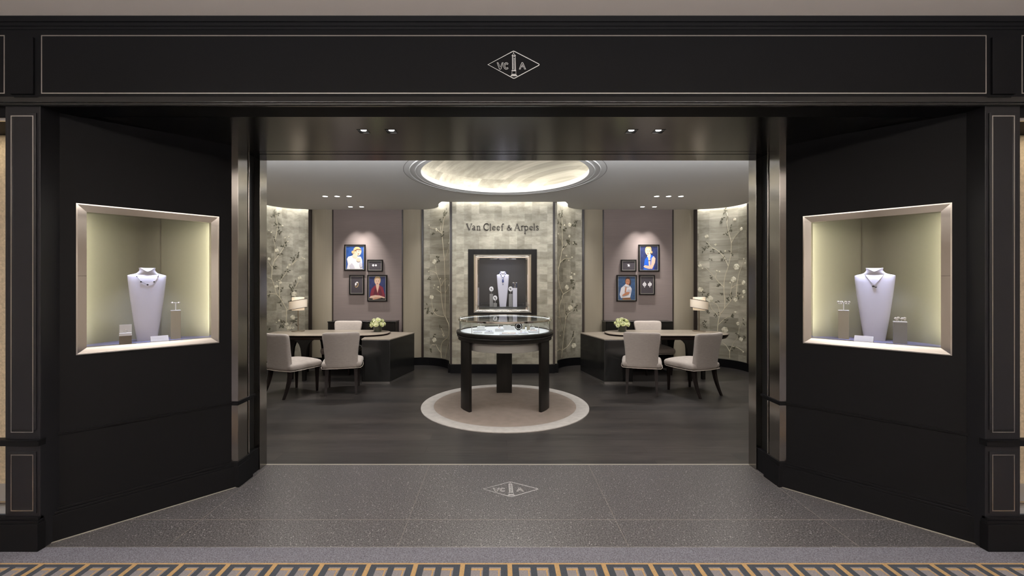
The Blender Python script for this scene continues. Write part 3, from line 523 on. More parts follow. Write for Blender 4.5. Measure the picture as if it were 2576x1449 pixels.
# ---- boutique ceiling with curved cove edge and dome
half = [(4.44, 3.82), (4.44, 7.3), (4.36, 7.35)] + arc(3.76, 7.80, .60, 0, 84, 16) + [(3.76, 8.47), (1.60, 8.47)] + [(1.51, 8.42), (1.40, 8.365), (1.30, 8.28), (1.23, 8.17), (1.20, 8.05), (1.185, 7.93), (1.165, 7.83), (1.13, 7.72), (1.09, 7.635)]
full = half + mirx(half); circ = [(1.09 * math.cos(2 * PI * i / 96), 5.7 + 1.09 * math.sin(2 * PI * i / 96)) for i in range(96)]
b = MB(); b.prism(full, CH, CH + .03, 'ceil', holes=[circ]); st(b.build('ceiling_boutique'))
b = MB(); b.box((-4.7, 3.75, TOP + .2), (4.7, 8.7, TOP + .22), 'black_dull'); b.box((-4.7, 7.3, TOP - .02), (4.7, 8.7, TOP), 'ceil'); st(b.build('ceiling_upper'))
b = MB(); C0 = (0, 5.7, 0)
b.lathe([(1.088, CH + .03), (1.088, CH - .014), (1.10, CH - .018), (1.155, CH - .014), (1.158, CH - .008), (1.225, CH - .006), (1.228, CH), (1.228, CH + .01), (1.10, CH + .05), (1.088, CH + .05)], 'ceil', 96, C0, closedprof=True)
for q in (1.150, 1.222): b.lathe([(q, CH - .008), (q + .003, CH - .020), (q + .009, CH - .020), (q + .012, CH - .008)], 'ceil', 96, C0)
b.lathe([(1.300, CH - .001), (1.306, CH - .001), (1.306, CH + .004), (1.300, CH + .004)], 'ceil_line', 96, C0, closedprof=True)
st(b.build('trim_ceiling_ring', smooth='auto'))
b = MB(); prof = [(1.09, CH + .05), (1.27, CH + .05), (1.27, CH + .09)] + [(1.27 * math.cos(t), CH + .09 + .30 * math.sin(t)) for t in [PI / 2 * i / 16 for i in range(1, 17)]]
prof[-1] = (.001, CH + .39); b.lathe(prof, 'leafwall', 96, C0); st(b.build('ceiling_dome', smooth='auto'))
M['led'] = P('cove_led_strip', (.9, .9, .9), .5, emit=(1, .96, .92), estr=19)
b = MB(); b.lathe([(1.20, CH + .052), (1.20, CH + .062), (1.215, CH + .062), (1.215, CH + .052)], 'led', 96, C0, closedprof=True)
tag(b.build('cove_light', smooth='auto'), 'hidden ring of cove light glowing inside the round ceiling dome', 'light')

# ---- mall shell behind the camera
b = MB(); b.box((-7, -4.2, 3.19), (7, 2.70, 3.25), 'ceil_mall'); st(b.build('ceiling_mall'))
b = MB(); b.box((-7, -4.3, 0), (7, -4.2, 3.25), 'wall_mall'); b.box((-7.1, -4.2, 0), (-7, 2.7, 3.25), 'wall_mall'); b.box((7, -4.2, 0), (7.1, 2.7, 3.25), 'wall_mall')
b.box((-7, 2.7, 0), (-4.6, 2.75, 3.25), 'black'); b.box((4.6, 2.7, 0), (7, 2.75, 3.25), 'black'); st(b.build('wall_mall'))

# ---- middle niche
nb = MB(); 
for x0, x1, z0, z1 in ((-.61, -.50, .977, 2.20), (.50, .61, .977, 2.20), (-.5, .5, .977, 1.075), (-.5, .5, 2.10, 2.20)):
    nb.box((CB + x0, 7.69, z0), (CB + x1, 7.73, z1), 'wood_black')
wn = st(nb.build('window_5', bevel=.002))
def mitre(b, x0, x1, z0, z1, ya, w, yb, mat):
    i0, i1, q0, q1 = x0 + w, x1 - w, z0 + w, z1 - w
    for A in (((x0, ya, z0), (x1, ya, z0), (i1, yb, q0), (i0, yb, q0)), ((i0, yb, q1), (i1, yb, q1), (x1, ya, z1), (x0, ya, z1)), ((x0, ya, z1), (x0, ya, z0), (i0, yb, q0), (i0, yb, q1)), ((i1, yb, q1), (i1, yb, q0), (x1, ya, z0), (x1, ya, z1))): b.add(A, [(0, 1, 2, 3)], mat)
b = MB(); X0, X1, Z0, Z1 = CB - .51, CB + .51, 1.068, 2.112
steps = [(0, 7.69), (.003, 7.665), (.022, 7.655), (.030, 7.70), (.050, 7.705), (.058, 7.68), (.066, 7.68), (.070, 7.715), (.092, 7.745), (.094, 7.80)]
for (w0, ya), (w1, yb) in zip(steps, steps[1:]): mitre(b, X0 + w0, X1 - w0, Z0 + w0, Z1 - w0, ya, w1 - w0, yb, 'chrome')
b.build('window_frame', wn, recalc=True)
b = MB(); b.box((CB - .47, 8.14, 1.10), (CB + .47, 8.16, 2.10), 'dark_fab'); b.box((CB - .47, 7.80, 1.10), (CB - .45, 8.16, 2.10), 'dark_fab'); b.box((CB + .45, 7.80, 1.10), (CB + .47, 8.16, 2.10), 'dark_fab'); b.box((CB - .47, 7.80, 2.08), (CB + .47, 8.16, 2.10), 'dark_fab'); b.build('niche_lining', wn)
b = MB(); b.box((CB - .45, 7.79, 1.14), (CB + .45, 8.14, 1.165), 'dark_fab'); b.build('niche_floor', wn)
b = MB(); b.box((CB - .43, 7.755, 1.15), (CB + .43, 7.759, 2.03), 'glass'); b.build('glass_pane', wn)
# ================================================================== WRITING AND EMBLEMS
def emblem(b, mat, mx, r=.0016, depth=.5):
    # unit: one unit of this drawing = 1 px of the traced emblem, centre at its middle
    T = lambda pts: [((x - 1237) , 0, -(y - 470)) for x, y in pts]
    def ln(pts, w=7, closed=False): b.tube(T(pts), w, mat, 4, mx=mx, closed=closed, flat=depth)
    ln([(824, 470), (1215, 262), (1237, 252), (1262, 262), (1648, 462), (1652, 472), (1640, 484), (1262, 686), (1242, 692), (1224, 686)], 7.5, True)
    ln([(970, 435), (1008, 540), (1020, 546), (1034, 540), (1070, 435), (1054, 437), (1021, 512), (988, 437)], 4.5, True)
    co = [(1120 + 42 * math.cos(t), 492 - 54 * math.sin(t)) for t in [math.radians(42 + 276 * i / 16) for i in range(17)]]
    ci = [(1120 + 22 * math.cos(t), 492 - 34 * math.sin(t)) for t in [math.radians(318 - 276 * i / 16) for i in range(17)]]
    ln(co + ci, 4.5, True)
    ln([(1328, 545), (1368, 440), (1378, 434), (1388, 440), (1434, 545), (1414, 545), (1380, 455), (1346, 545)], 4.5, True); ln([(1358, 505), (1402, 505)], 5); ln([(1370, 486), (1392, 486)], 4)
    ln([(1237, 268), (1237, 290)], 5); ln([(1212, 322), (1237, 288), (1268, 322)], 4.5); ln([(1208, 326), (1272, 326)], 6); ln([(1214, 336), (1266, 336)], 4)
    ln([(1216, 340), (1218, 556)], 5); ln([(1264, 340), (1270, 556)], 5)
    for i in range(10): y = 352 + i * 20; ln([(1218, y), (1240, y + 12), (1266, y + 24)], 4)
    ln([(1204, 564), (1278, 564)], 5); ln([(1212, 572), (1274, 572), (1276, 624), (1210, 624)], 5, True); ln([(1205, 634), (1280, 634), (1298, 652), (1190, 652)], 5, True); ln([(1200, 644), (1288, 644)], 4)
k = .3077 / 828
mxe = Matrix.Translation((.010, 2.598, 2.9095)) @ Matrix.Diagonal((k, k, k, 1))
b = MB(); emblem(b, 'inlay_emb', mxe); tag(b.build('shop_emblem'), 'silver outlined diamond emblem with a column and letters, on the dark fascia over the entrance', 'emblem')
k2 = .423 / 828
mxf = Matrix.Translation((.012, 3.365, .001)) @ Matrix(((1, 0, 0, 0), (0, 0, 1.08, 0), (0, .02, 0, 0), (0, 0, 0, 1))) @ Matrix.Diagonal((k2, k2, k2, 1))
b = MB(); emblem(b, 'inlay_emb', mxf); tag(b.build('floor_emblem'), 'silver diamond emblem with a column and letters, inlaid in the speckled stone floor', 'emblem')

sg_ = thing('lettering_sign', 'dark raised serif lettering on the pale central wall above the framed niche', 'sign', (CB, 7.70, 2.585))
S_U = .000686
def LP(x, y): return ((1140 + x / 10.304 - 1255) * 7.70 / 1090 - .078 - CB, 0, 1.6 + (712 - (540 + y / 10.304)) * 7.70 / 1090 - 2.585)
def glyph(strokes):
    b = MB()
    for pts, w in strokes:
        w = w * S_U * .5; Q = [LP(*p) for p in pts]
        for (x0, _, z0), (x1, _, z1) in zip(Q, Q[1:]):
            d = Vector((x1 - x0, 0, z1 - z0)); 
            if d.length < 1e-6: continue
            n = Vector((-d.z, 0, d.x)).normalized() * w; e = d.normalized() * w * .35
            v = [Vector((x0, 0, z0)) - e + n, Vector((x1, 0, z1)) + e + n, Vector((x1, 0, z1)) + e - n, Vector((x0, 0, z0)) - e - n]
            b.add([(p.x, -.014, p.z) for p in v] + [(p.x, 0, p.z) for p in v], [(0, 1, 2, 3), (7, 6, 5, 4), (0, 4, 5, 1), (1, 5, 6, 2), (2, 6, 7, 3), (3, 7, 4, 0)], 'lettering')
    x, _, z = LP(*strokes[0][0][len(strokes[0][0]) // 2]); b.tube([(x, 0, z), (x, .022, z)], .003, 'lettering', 6)
    b.build('letter', sg_)
def ar(cx, cy, rx, ry, a0, a1, n=12): return [(cx + rx * math.cos(math.radians(a0 + (a1 - a0) * i / n)), cy - ry * math.sin(math.radians(a0 + (a1 - a0) * i / n))) for i in range(n + 1)]
def ee(cx): return [(ar(cx, 348, 40, 48, 200, 320), 15), (ar(cx, 348, 40, 48, 20, 200), 11), ([(cx - 38, 352), (cx + 38, 336)], 8)]
for gl in (
    [([(352, 240), (418, 402)], 24), ([(478, 240), (422, 398)], 10), ([(332, 238), (386, 238)], 9), ([(452, 238), (496, 238)], 9)],
    [([(556, 305), (558, 398)], 20), (ar(530, 312, 28, 22, 10, 160), 11), ([(552, 338), (512, 350), (496, 375), (512, 398), (552, 388)], 14), ([(556, 398), (582, 396)], 9)],
    [([(632, 300), (632, 400)], 20), (ar(662, 322, 30, 28, 170, 10), 12), ([(690, 318), (692, 400)], 20), ([(608, 402), (656, 402)], 8), ([(670, 402), (714, 402)], 8), ([(606, 302), (632, 296)], 9)],
    [(ar(868, 318, 72, 84, 60, 300, 20), 22), (ar(868, 318, 66, 84, 60, 35, 4), 12), (ar(868, 318, 66, 84, 300, 325, 4), 10), ([(925, 258), (925, 285)], 8)],
    [([(966, 238), (966, 400)], 20), ([(944, 402), (990, 402)], 8), ([(946, 242), (966, 236)], 9)],
    ee(1060), ee(1172),
    [([(1268, 400), (1268, 280)], 20), (ar(1295, 275, 28, 36, 180, 40), 13), ([(1236, 304), (1300, 304)], 9), ([(1244, 402), (1294, 402)], 8)],
    [([(1424, 305), (1510, 402)], 19), (ar(1448, 302, 24, 28, 0, 360), 11), ([(1432, 330), (1400, 355), (1400, 385), (1440, 402), (1480, 385), (1508, 348)], 14), ([(1490, 345), (1526, 345)], 8)],
    [([(1655, 240), (1716, 400)], 24), ([(1652, 240), (1596, 400)], 10), ([(1620, 350), (1690, 350)], 9), ([(1576, 402), (1620, 402)], 8), ([(1690, 402), (1742, 402)], 8)],
    [([(1776, 298), (1776, 400)], 20), (ar(1806, 318, 28, 26, 170, 50), 14), ([(1752, 402), (1802, 402)], 8), ([(1752, 302), (1776, 296)], 9)],
    [([(1860, 298), (1860, 492)], 20), (ar(1892, 348, 42, 52, 150, -150, 16), 16), ([(1838, 494), (1886, 494)], 8), ([(1838, 302), (1860, 296)], 9)],
    ee(2020),
    [([(2100, 238), (2100, 400)], 20), ([(2078, 402), (2124, 402)], 8), ([(2080, 242), (2100, 236)], 9)],
    [([(2208, 312), (2180, 292), (2154, 306), (2162, 334), (2198, 356), (2208, 382), (2180, 402), (2146, 388)], 15)]): glyph(gl)

# ================================================================== RUG AND DISPLAY CASE
M['led_case'] = P('case_led', (.9, .9, .9), .5, emit=(.95, .97, 1), estr=4)
rg = thing('round_rug', 'round taupe wool rug with a pale border under the glass display table', 'rug', (0, 5.7, 0))
b = MB(); b.lathe([(.925, .0), (.925, .014), (1.075, .014), (1.088, .008), (1.088, .0)], 'rug_out', 96, closedprof=True); b.build('rug_border', rg, smooth='auto')
b = MB(); b.lathe([(0.001, .015), (.92, .015), (.925, .013), (.925, 0)], 'rug_in', 96); b.build('rug_centre', rg, smooth='auto')
RT = .0152
dc = thing('display_table', 'round black three-legged display table with a glass jewellery case on top', 'display case', (0, 5.7, RT))
for a in (-150, -30, 90):
    a0, a1 = math.radians(a - 12), math.radians(a + 12)
    if a == 90: a0, a1 = math.radians(90 - 11), math.radians(90 + 11)
    b = MB(); b.lathe([(.555, 0), (.592, 0), (.592, .88), (.555, .88)], 'wood_black', 10, a0=a0, a1=a1, closedprof=True); b.build('leg', dc, smooth='auto', bevel=.003)
b = MB(); b.lathe([(.50, .865), (.60, .855), (.612, .862), (.612, .893), (.622, .900), (.628, .91), (.622, .918), (.628, .925), (.634, .935), (.634, .962), (.632, .966), (.612, .969), (.588, .969), (.586, .960), (.50, .94)], 'wood_black', 96, closedprof=True); b.build('rim', dc, smooth='auto')
b = MB(); b.lathe([(.001, .74), (.508, .74), (.512, .744), (.512, .865), (.001, .865)], 'drum', 96); b.build('drum', dc, smooth='auto')
b = MB(); b.lathe([(.001, .866), (.583, .866), (.583, .958), (.566, .960), (.563, .955), (.001, .955)], 'case_floor', 96); b.build('case_floor', dc, smooth='auto')
CFZ = RT + .9553
b = MB(); b.lathe([(.592, .969), (.598, .969), (.598, 1.105), (.592, 1.105)], 'glass_case', 96, closedprof=True); b.build('glass_wall', dc, smooth='auto')
for a in (-133, -47, 10, 170):
    ca, sa = math.cos(math.radians(a)), math.sin(math.radians(a)); b = MB(); b.tube([(.595 * ca, .595 * sa, .969), (.595 * ca, .595 * sa, 1.105)], .0035, 'silver', 6); b.build('glass_joint', dc)
b = MB(); b.lathe([(.585, 1.103), (.609, 1.103), (.612, 1.106), (.612, 1.126), (.609, 1.129), (.598, 1.129), (.598, 1.122), (.585, 1.120)], 'chrome', 96, closedprof=True); b.build('top_ring', dc, smooth='auto')
b = MB(); b.lathe([(.578, 1.109), (.585, 1.109), (.585, 1.113), (.578, 1.113)], 'led_case', 96, closedprof=True); tag(b.build('led_strip', dc, smooth='auto'), 'white lit strip')
b = MB(); b.lathe([(.001, 1.121), (.597, 1.121), (.597, 1.127), (.001, 1.127)], 'glass_case', 96); b.build('glass_top', dc, smooth='auto')

# ================================================================== CHAIRS
def make_chair(label):
    t = thing('upholstered_chair', label, 'chair', group='linen dining chairs around the desks')
    b = MB()
    def seat(x, y, z):
        sx = math.copysign(abs(x) ** .9, x); w = .275 - .012 * (y < 0) * (-y); 
        r = 1 - .10 * (abs(x) ** 4) * max(0, y) ** 2
        X = sx * w; Y = (.02 + y * .275) * (r if y > 0 else 1)
        ez = max(abs(x), abs(y))
        top = .475 + .035 * (1 - x * x) * (1 - y * y) + (.0 if ez < 1 else -.012)
        Z = .375 + (top - .375) * z; bul = math.sin(PI * z) * .012
        return (X + bul * x, Y + bul * y, Z)
    b.grid_box(8, 8, 3, seat, 'chair'); b.build('seat', t, smooth=True, sub=1)
    b = MB()
    def back(x, y, z):
        h = z; hw = .226 + .043 * h ** 1.3 - .010 * math.sin(PI * h)
        if h > .86: hw -= .022 * ((h - .86) / .14) ** 2 * (abs(x) > .6)
        X = x * hw; yc = -.262 - .085 * h ** 1.3 + .045 * x * x; Y = yc + y * .036 * (1 - .25 * h)
        Z = .372 + .525 * h - .012 * (abs(x) ** 4) * (h > .9) + .010 * x * x * h
        return (X, Y, Z)
    b.grid_box(10, 2, 10, back, 'chair'); b.build('backrest', t, smooth=True, sub=1)
    b = MB(); pts = []
    for i in range(8): x = -1 + 2 * i / 7; pts.append((x * .262, -.292 + .035 * x * x, .374))
    pts += [(.285, -.15, .374), (.29, .05, .374), (.28, .22, .374), (.235, .293, .374), (0, .306, .374), (-.235, .293, .374), (-.28, .22, .374), (-.29, .05, .374), (-.285, -.15, .374)]
    b.tube(pts, .005, 'welt', 6, closed=True); b.build('welt', t, smooth=True)
    for sx in (-1, 1):
        b = MB(); b.loft([[(sx * .215 + dx * w, .235 + dy * w, z) for dx, dy in ((-1, -1), (1, -1), (1, 1), (-1, 1))] for z, w in ((0, .013), (.2, .018), (.378, .024))], 'leg'); b.build('leg', t, bevel=.003)
        b = MB(); b.loft([[(sx * (.195 + .012 * (1 - q)) + dx * w, -.215 - .115 * (1 - q) ** 1.8 + dy * w, .378 * q) for dx, dy in ((-1, -1), (1, -1), (1, 1), (-1, 1))] for q, w in ((0, .014), (.2, .016), (.4, .019), (.6, .021), (.8, .023), (1, .025))], 'leg'); b.build('leg', t, smooth='auto', bevel=.003)
    return t
CH_ = [(-3.075, 6.32, -25, 'linen chair half hidden by the entrance reveal, near the red blouse portrait desk'),
       (-2.41, 6.48, 15, 'linen chair with its back to us, at the desk below the red blouse portrait'),
       (-2.88, 7.745, 178, 'linen chair behind the desk, in front of the cabinet below the red blouse portrait'),
       (2.06, 6.49, -18, 'linen chair with its back to us, at the desk below the white shirt portrait'),
       (2.76, 6.37, 24, 'linen chair seen from behind at an angle, beside the table lamp and wall of blossoms'),
       (2.69, 7.745, 182, 'linen chair behind the desk, in front of the cabinet below the white shirt portrait')]
proto = None
for x, y, a, lb in CH_:
    o = make_chair(lb) if proto is None else dup(proto)
    proto = proto or o; o.location = (x, y, 0); o.rotation_euler = (0, 0, math.radians(a)); o['label'] = lb

# ================================================================== DESKS, CABINETS
def desk(sg, cx, label):
    t = thing('desk', label, 'desk', (0, 0, 0)); f = Matrix.Translation((cx, 0, 0)) @ Matrix.Diagonal((sg, 1, 1, 1))
    # block: sharp corner towards the room
    blk = [(1.71, 6.87), (1.50, 7.78), (2.30, 8.0), (2.16, 6.87)]; cxx, cyy = 1.9, 7.4
    sc = lambda p, k_: (cxx + (p[0] - cxx) * k_, cyy + (p[1] - cyy) * k_)
    b = MB(f); b.prism(blk, .035, .695, 'black_gloss'); b.build('pedestal', t, bevel=.006)
    b = MB(f); b.prism([sc(p, .985) for p in blk], 0, .034, 'steel'); b.build('plinth', t)
    b = MB(f); b.prism([sc(p, 1.012) for p in blk], .695, .712, 'desk_top'); b.build('pedestal_top', t, bevel=.004)
    # oval top with a dark bevelled edge
    el = []
    xa, xb, r = 1.86, 3.98, .455
    def oval(k_, n=64):
        out = []
        for i in range(n):
            a = 2 * PI * i / n; c_, s_ = math.cos(a), math.sin(a)
            out.append(((xa + xb) / 2 + math.copysign(abs(c_) ** .62, c_) * ((xb - xa) / 2 - .02 + k_), 7.51 + math.copysign(abs(s_) ** .72, s_) * (r + k_)))
        return out
    b = MB(f); b.loft([[(x, y, .7405) for x, y in oval(-.010)], [(x, y, .742) for x, y in oval(-.012)]], 'desk_top', cap=True)
    b.loft([[(x, y, .7125) for x, y in oval(-.055)], [(x, y, .730) for x, y in oval(-.004)], [(x, y, .738) for x, y in oval(0)], [(x, y, .7405) for x, y in oval(-.009)]], 'desk_edge', cap=True)
    b.build('table_top', t, smooth='auto')
    b = MB(f); o1 = [p for p in oval(-.03)]; n = len(o1)
    b.loft([[(x, y, .668) for x, y in oval(-.10)], [(x, y, .6685) for x, y in oval(-.045)], [(x, y, .712) for x, y in oval(-.012)]], 'desk_edge'); b.build('apron', t, smooth='auto')
    # flared legs joined by an arch at the outer end
    for (x0, y0) in ((3.17, 7.10), (3.17, 7.90)):
        b = MB(f); b.loft([[(x0 + dx * w, y0 + dy * .03, z) for dx, dy in ((-1, -1), (1, -1), (1, 1), (-1, 1))] for z, w in ((0, .026), (.25, .030), (.42, .038), (.53, .052), (.60, .078), (.64, .11), (.668, .15))], 'wood_black'); b.build('leg', t, smooth='auto')
    for (x0, y0) in ((3.44, 7.22), (3.44, 7.80)):
        b = MB(f); b.loft([[(x0 + dx * w, y0 + dy * .03, z) for dx, dy in ((-1, -1), (1, -1), (1, 1), (-1, 1))] for z, w in ((0, .024), (.25, .027), (.42, .036), (.53, .05), (.60, .075), (.64, .10), (.668, .13))], 'wood_black'); b.build('leg', t, smooth='auto')
    return t
desk(-1, -.095, 'black desk with a grey oval top, below the red blouse portrait')
desk(1, -.115, 'black desk with a grey oval top, below the white shirt portrait')
def cabinet(x0, x1, label):
    t = thing('cabinet', label, 'cabinet', ((x0 + x1) / 2, 8.28, 0)); w = (x1 - x0) / 2
    b = MB(); b.box((-w, -.14, .06), (w, .155, .858), 'wood_black'); b.build('carcass', t, bevel=.003)
    b = MB(); b.box((-w - .006, -.155, .858), (w + .006, .158, .88), 'black_gloss'); b.build('top', t, bevel=.003)
    b = MB(); b.box((-w + .03, -.11, 0), (w - .03, .14, .06), 'black_dull'); b.build('plinth', t)
    for k_ in range(3):
        a = -w + .01 + k_ * (2 * w - .02) / 3; d = MB(); d.box((a + .003, -.155, .08), (a + (2 * w - .02) / 3 - .003, -.14, .845), 'wood_black'); d.build('door', t, bevel=.002)
    return t
cabinet(-3.29, -2.02, 'low black cabinet against the wall below the red blouse portrait'); cabinet(1.93, 3.19, 'low black cabinet against the wall below the white shirt portrait')

DZ = .7425
def lamp(x, y, sgn, label):
    t = thing('table_lamp', label, 'lamp', (x, y, DZ))
    b = MB(); b.lathe([(.001, 0), (.108, 0), (.11, .003), (.108, .009), (.02, .012), (.009, .018), (.001, .018)], 'stem', 40); b.build('base', t, smooth='auto')
    b = MB(); b.tube([(0, 0, .015), (0, 0, .46)], .009, 'stem', 12); b.build('pole', t, smooth='auto')
    b = MB(); b.lathe([(.10, .375), (.103, .375), (.103, .605), (.10, .605)], 'shade', 40, closedprof=True); sh = b.build('lamp_shade', t, smooth='auto')
    b = MB(); n = 48; vs = []; fs = []; R_ = .150
    def zz(a, h): return .402 + .150 * h + sgn * .028 * math.cos(a)
    for i in range(n):
        a = 2 * PI * i / n
        for rr, h in ((R_, 0), (R_, 1), (R_ - .003, 1), (R_ - .003, 0)): vs.append((rr * math.cos(a), rr * math.sin(a) * .9, zz(a, h)))
    for i in range(n):
        j = (i + 1) % n
        for q in range(4): fs.append((i * 4 + q, j * 4 + q, j * 4 + (q + 1) % 4, i * 4 + (q + 1) % 4))
    b.add(vs, fs, 'shade'); bd_ = b.build('outer_shade_band', t, smooth='auto')
    for h in (0, 1):
        b = MB(); b.tube([((R_ + .001) * math.cos(2 * PI * i / n), (R_ + .001) * math.sin(2 * PI * i / n) * .9, zz(2 * PI * i / n, h)) for i in range(n)], .004, 'desk_edge', 6, closed=True); b.build('shade_rim', bd_, smooth=True)
    l = bpy.data.lights.new('bulb', 'POINT'); l.energy = 3.0; l.color = (1, .86, .7); l.shadow_soft_size = .035
    o = bpy.data.objects.new('bulb', l); COL.objects.link(o); o.parent = t; o.location = (0, 0, .49)
lamp(-3.645, 7.70, 1, 'table lamp with a banded white drum shade, on the desk below the red blouse portrait')
lamp(3.48, 7.70, -1, 'table lamp with a banded white drum shade, on the desk below the white shirt portrait')

def bouquet(x, y, seed, label):
    rg_ = random.Random(seed); t = thing('flower_vase', label, 'flowers', (x, y, DZ))
    b = MB(); b.lathe([(.001, .004), (.062, .004), (.066, .010), (.068, .10), (.001, .10)], 'darkgreen', 28); b.build('leaf_wrap', t, smooth='auto')
    b = MB(); b.lathe([(.001, 0), (.072, 0), (.076, .006), (.078, .112), (.074, .112), (.072, .003), (.001, .003)], 'glass', 32); b.build('vase', t, smooth='auto')
    for i in range(13):
        if i == 0: c = (0, 0, .205)
        elif i < 6: a = i * 1.2566 + rg_.random(); c = (.07 * math.cos(a), .07 * math.sin(a), .182 + rg_.uniform(-.01, .015))
        else: a = i * .9 + rg_.random() * .3; c = (.098 * math.cos(a), .098 * math.sin(a), .128 + rg_.uniform(-.012, .015))
        b = MB(); b.ball(c, .030, 'bloom', 10, 7)
        cc = Vector(c); ax = (cc - Vector((0, 0, .08))).normalized()
        for ly, (n, r0) in enumerate(((5, .018), (7, .03), (8, .038))):
            for q in range(n):
                a = 2 * PI * q / n + ly; e = ax.orthogonal().normalized(); e2 = ax.cross(e); d = e * math.cos(a) + e2 * math.sin(a)
                p = cc + d * r0 * .75 + ax * (.022 - ly * .010); s_ = ax.cross(d); w = .017 + .002 * ly
                up = (ax * (1.0 - .35 * ly) + d * (.25 + .35 * ly)).normalized()
                A = [p - s_ * w * .6 - up * .012, p + s_ * w * .6 - up * .012, p + s_ * w + up * .008, p + s_ * w * .4 + up * .02, p - s_ * w * .4 + up * .02, p - s_ * w + up * .008]
                A2 = [v + d * .0015 for v in A]
                b.add([tuple(v) for v in A + A2], [tuple(range(6)), tuple(range(11, 5, -1))] + [(k_, k_ + 6, (k_ + 1) % 6 + 6, (k_ + 1) % 6) for k_ in range(6)], 'bloom' if (i + ly) % 3 else 'bloom_w')
        b.build('flower', t, smooth=False)
    b = MB()
    for i in range(46):
        a = rg_.uniform(0, 6.28); el_ = rg_.uniform(-.25, 1.2); r = rg_.uniform(.10, .145); p = Vector((math.cos(a) * math.cos(el_) * r, math.sin(a) * math.cos(el_) * r, .125 + math.sin(el_) * r * .75))
        d = Vector((math.cos(a), math.sin(a), rg_.uniform(-.6, .9))).normalized(); s_ = d.cross(Vector((0, 0, 1))).normalized(); L_ = rg_.uniform(.025, .045)
        A = [p - d * L_, p + s_ * L_ * .22, p + d * L_ * .9, p - s_ * L_ * .22]; A2 = [v + Vector((0, 0, .0015)) for v in A]
        b.add([tuple(v) for v in A + A2], [(0, 1, 2, 3), (7, 6, 5, 4)] + [(k_, k_ + 4, (k_ + 1) % 4 + 4, (k_ + 1) % 4) for k_ in range(4)], 'green')
        b.tube([(p.x * .3, p.y * .3, .09), tuple(p - d * L_)], .0012, 'green', 4)
    b.build('foliage', t)
bouquet(-2.22, 7.66, 3, 'cream roses in a short glass vase, on the desk below the red blouse portrait'); bouquet(2.10, 7.66, 8, 'pale green blooms in a short glass vase, on the desk below the white shirt portrait')

# ================================================================== FRAMED PICTURES
WY = 8.46
SK = P('photo_skin', srgb(204, 172, 152), .5); SKd = P('photo_skin_shade', srgb(186, 142, 116), .5); SK3 = P('photo_skin_deep', srgb(168, 112, 82), .5)
HB = P('photo_blond', srgb(176, 148, 106), .5); HD = P('photo_brown_hair', srgb(56, 38, 34), .5); BW = P('photo_white_cloth', srgb(206, 202, 206), .5); BWs = P('photo_white_cloth_fold', srgb(176, 172, 182), .5)
BL = P('photo_blue_ground', srgb(24, 66, 132), .5, noise=.3, nscale=(16, 16, 16)); BN = P('photo_navy_ground', srgb(30, 40, 84), .5, noise=.35, nscale=(16, 16, 16)); BT = P('photo_teal_ground', srgb(42, 70, 106), .5, noise=.4, nscale=(20, 20, 20))
RD = P('photo_red_cloth', srgb(112, 24, 44), .5); RDd = P('photo_red_cloth_fold', srgb(80, 16, 36), .5); BB = P('photo_blue_cloth', srgb(20, 84, 190), .5); BBd = P('photo_blue_cloth_fold', srgb(20, 52, 150), .5)
LP_ = P('photo_lips', srgb(150, 62, 60), .5); EY = P('photo_eye', srgb(50, 40, 38), .5); GR = P('photo_charcoal_ground', srgb(58, 52, 58), .5); BR_ = P('photo_brown_cloth', srgb(116, 78, 46), .5); WT = P('photo_sparkle', srgb(236, 234, 236), .4); BKc = P('photo_dark_table', srgb(24, 18, 20), .5)
def el(cx, cy, rx, ry, rot=0, n=18):
    r = math.radians(rot); return [(cx + rx * math.cos(t) * math.cos(r) - ry * math.sin(t) * math.sin(r), cy + rx * math.cos(t) * math.sin(r) + ry * math.sin(t) * math.cos(r)) for t in [2 * PI * i / n for i in range(n)]]
def framed(px0, px1, py0, py1, name, label, ground, shapes, crop):
    D = WY - .05; X = lambda p: (p - 1255) * D / 1090 - .078; Z = lambda p: 1.6 + (712 - p) * D / 1090
    x0, x1, z0, z1 = X(px0), X(px1), Z(py1), Z(py0); t = thing(name, label, 'picture', ((x0 + x1) / 2, WY, z0)); w = (x1 - x0) / 2; h = z1 - z0; fw = .022
    b = MB()
    for lo, hi in (((-w, 0), (w, fw)), ((-w, h - fw), (w, h)), ((-w, fw), (-w + fw, h - fw)), ((w - fw, fw), (w, h - fw))): b.box((lo[0], -.036, lo[1]), (hi[0], -.002, hi[1]), 'frame_blk')
    b.box((-w + fw, -.020, fw), (w - fw, -.002, h - fw), 'frame_blk'); fr_ = b.build('frame', t, bevel=.002)
    b = MB(); g = fw + .0; frame_rect(b, -w + g, w - g, g, h - g, -.020, .010, .006, 'frame_line'); b.build('fillet', fr_)
    b = MB(); a0, a1, c0, c1 = -w + g + .011, w - g - .011, g + .011, h - g - .011
    b.box((a0, -.0225, c0), (a1, -.0195, c1), ground)
    u0, u1, v0, v1 = crop
    for k_, (poly, mat) in enumerate(shapes):
        pts = [(a0 + (min(max(x, u0), u1) - u0) / (u1 - u0) * (a1 - a0), c1 - (min(max(y, v0), v1) - v0) / (v1 - v0) * (c1 - c0)) for x, y in poly]
        yy = -.0228 - k_ * .00035; n = len(pts)
        tri = tessellate_polygon([[Vector((p[0], p[1], 0)) for p in pts]])
        b.add([(x, yy, z) for x, z in pts], [tuple(q) for q in tri], mat)
    b.build('print', t)
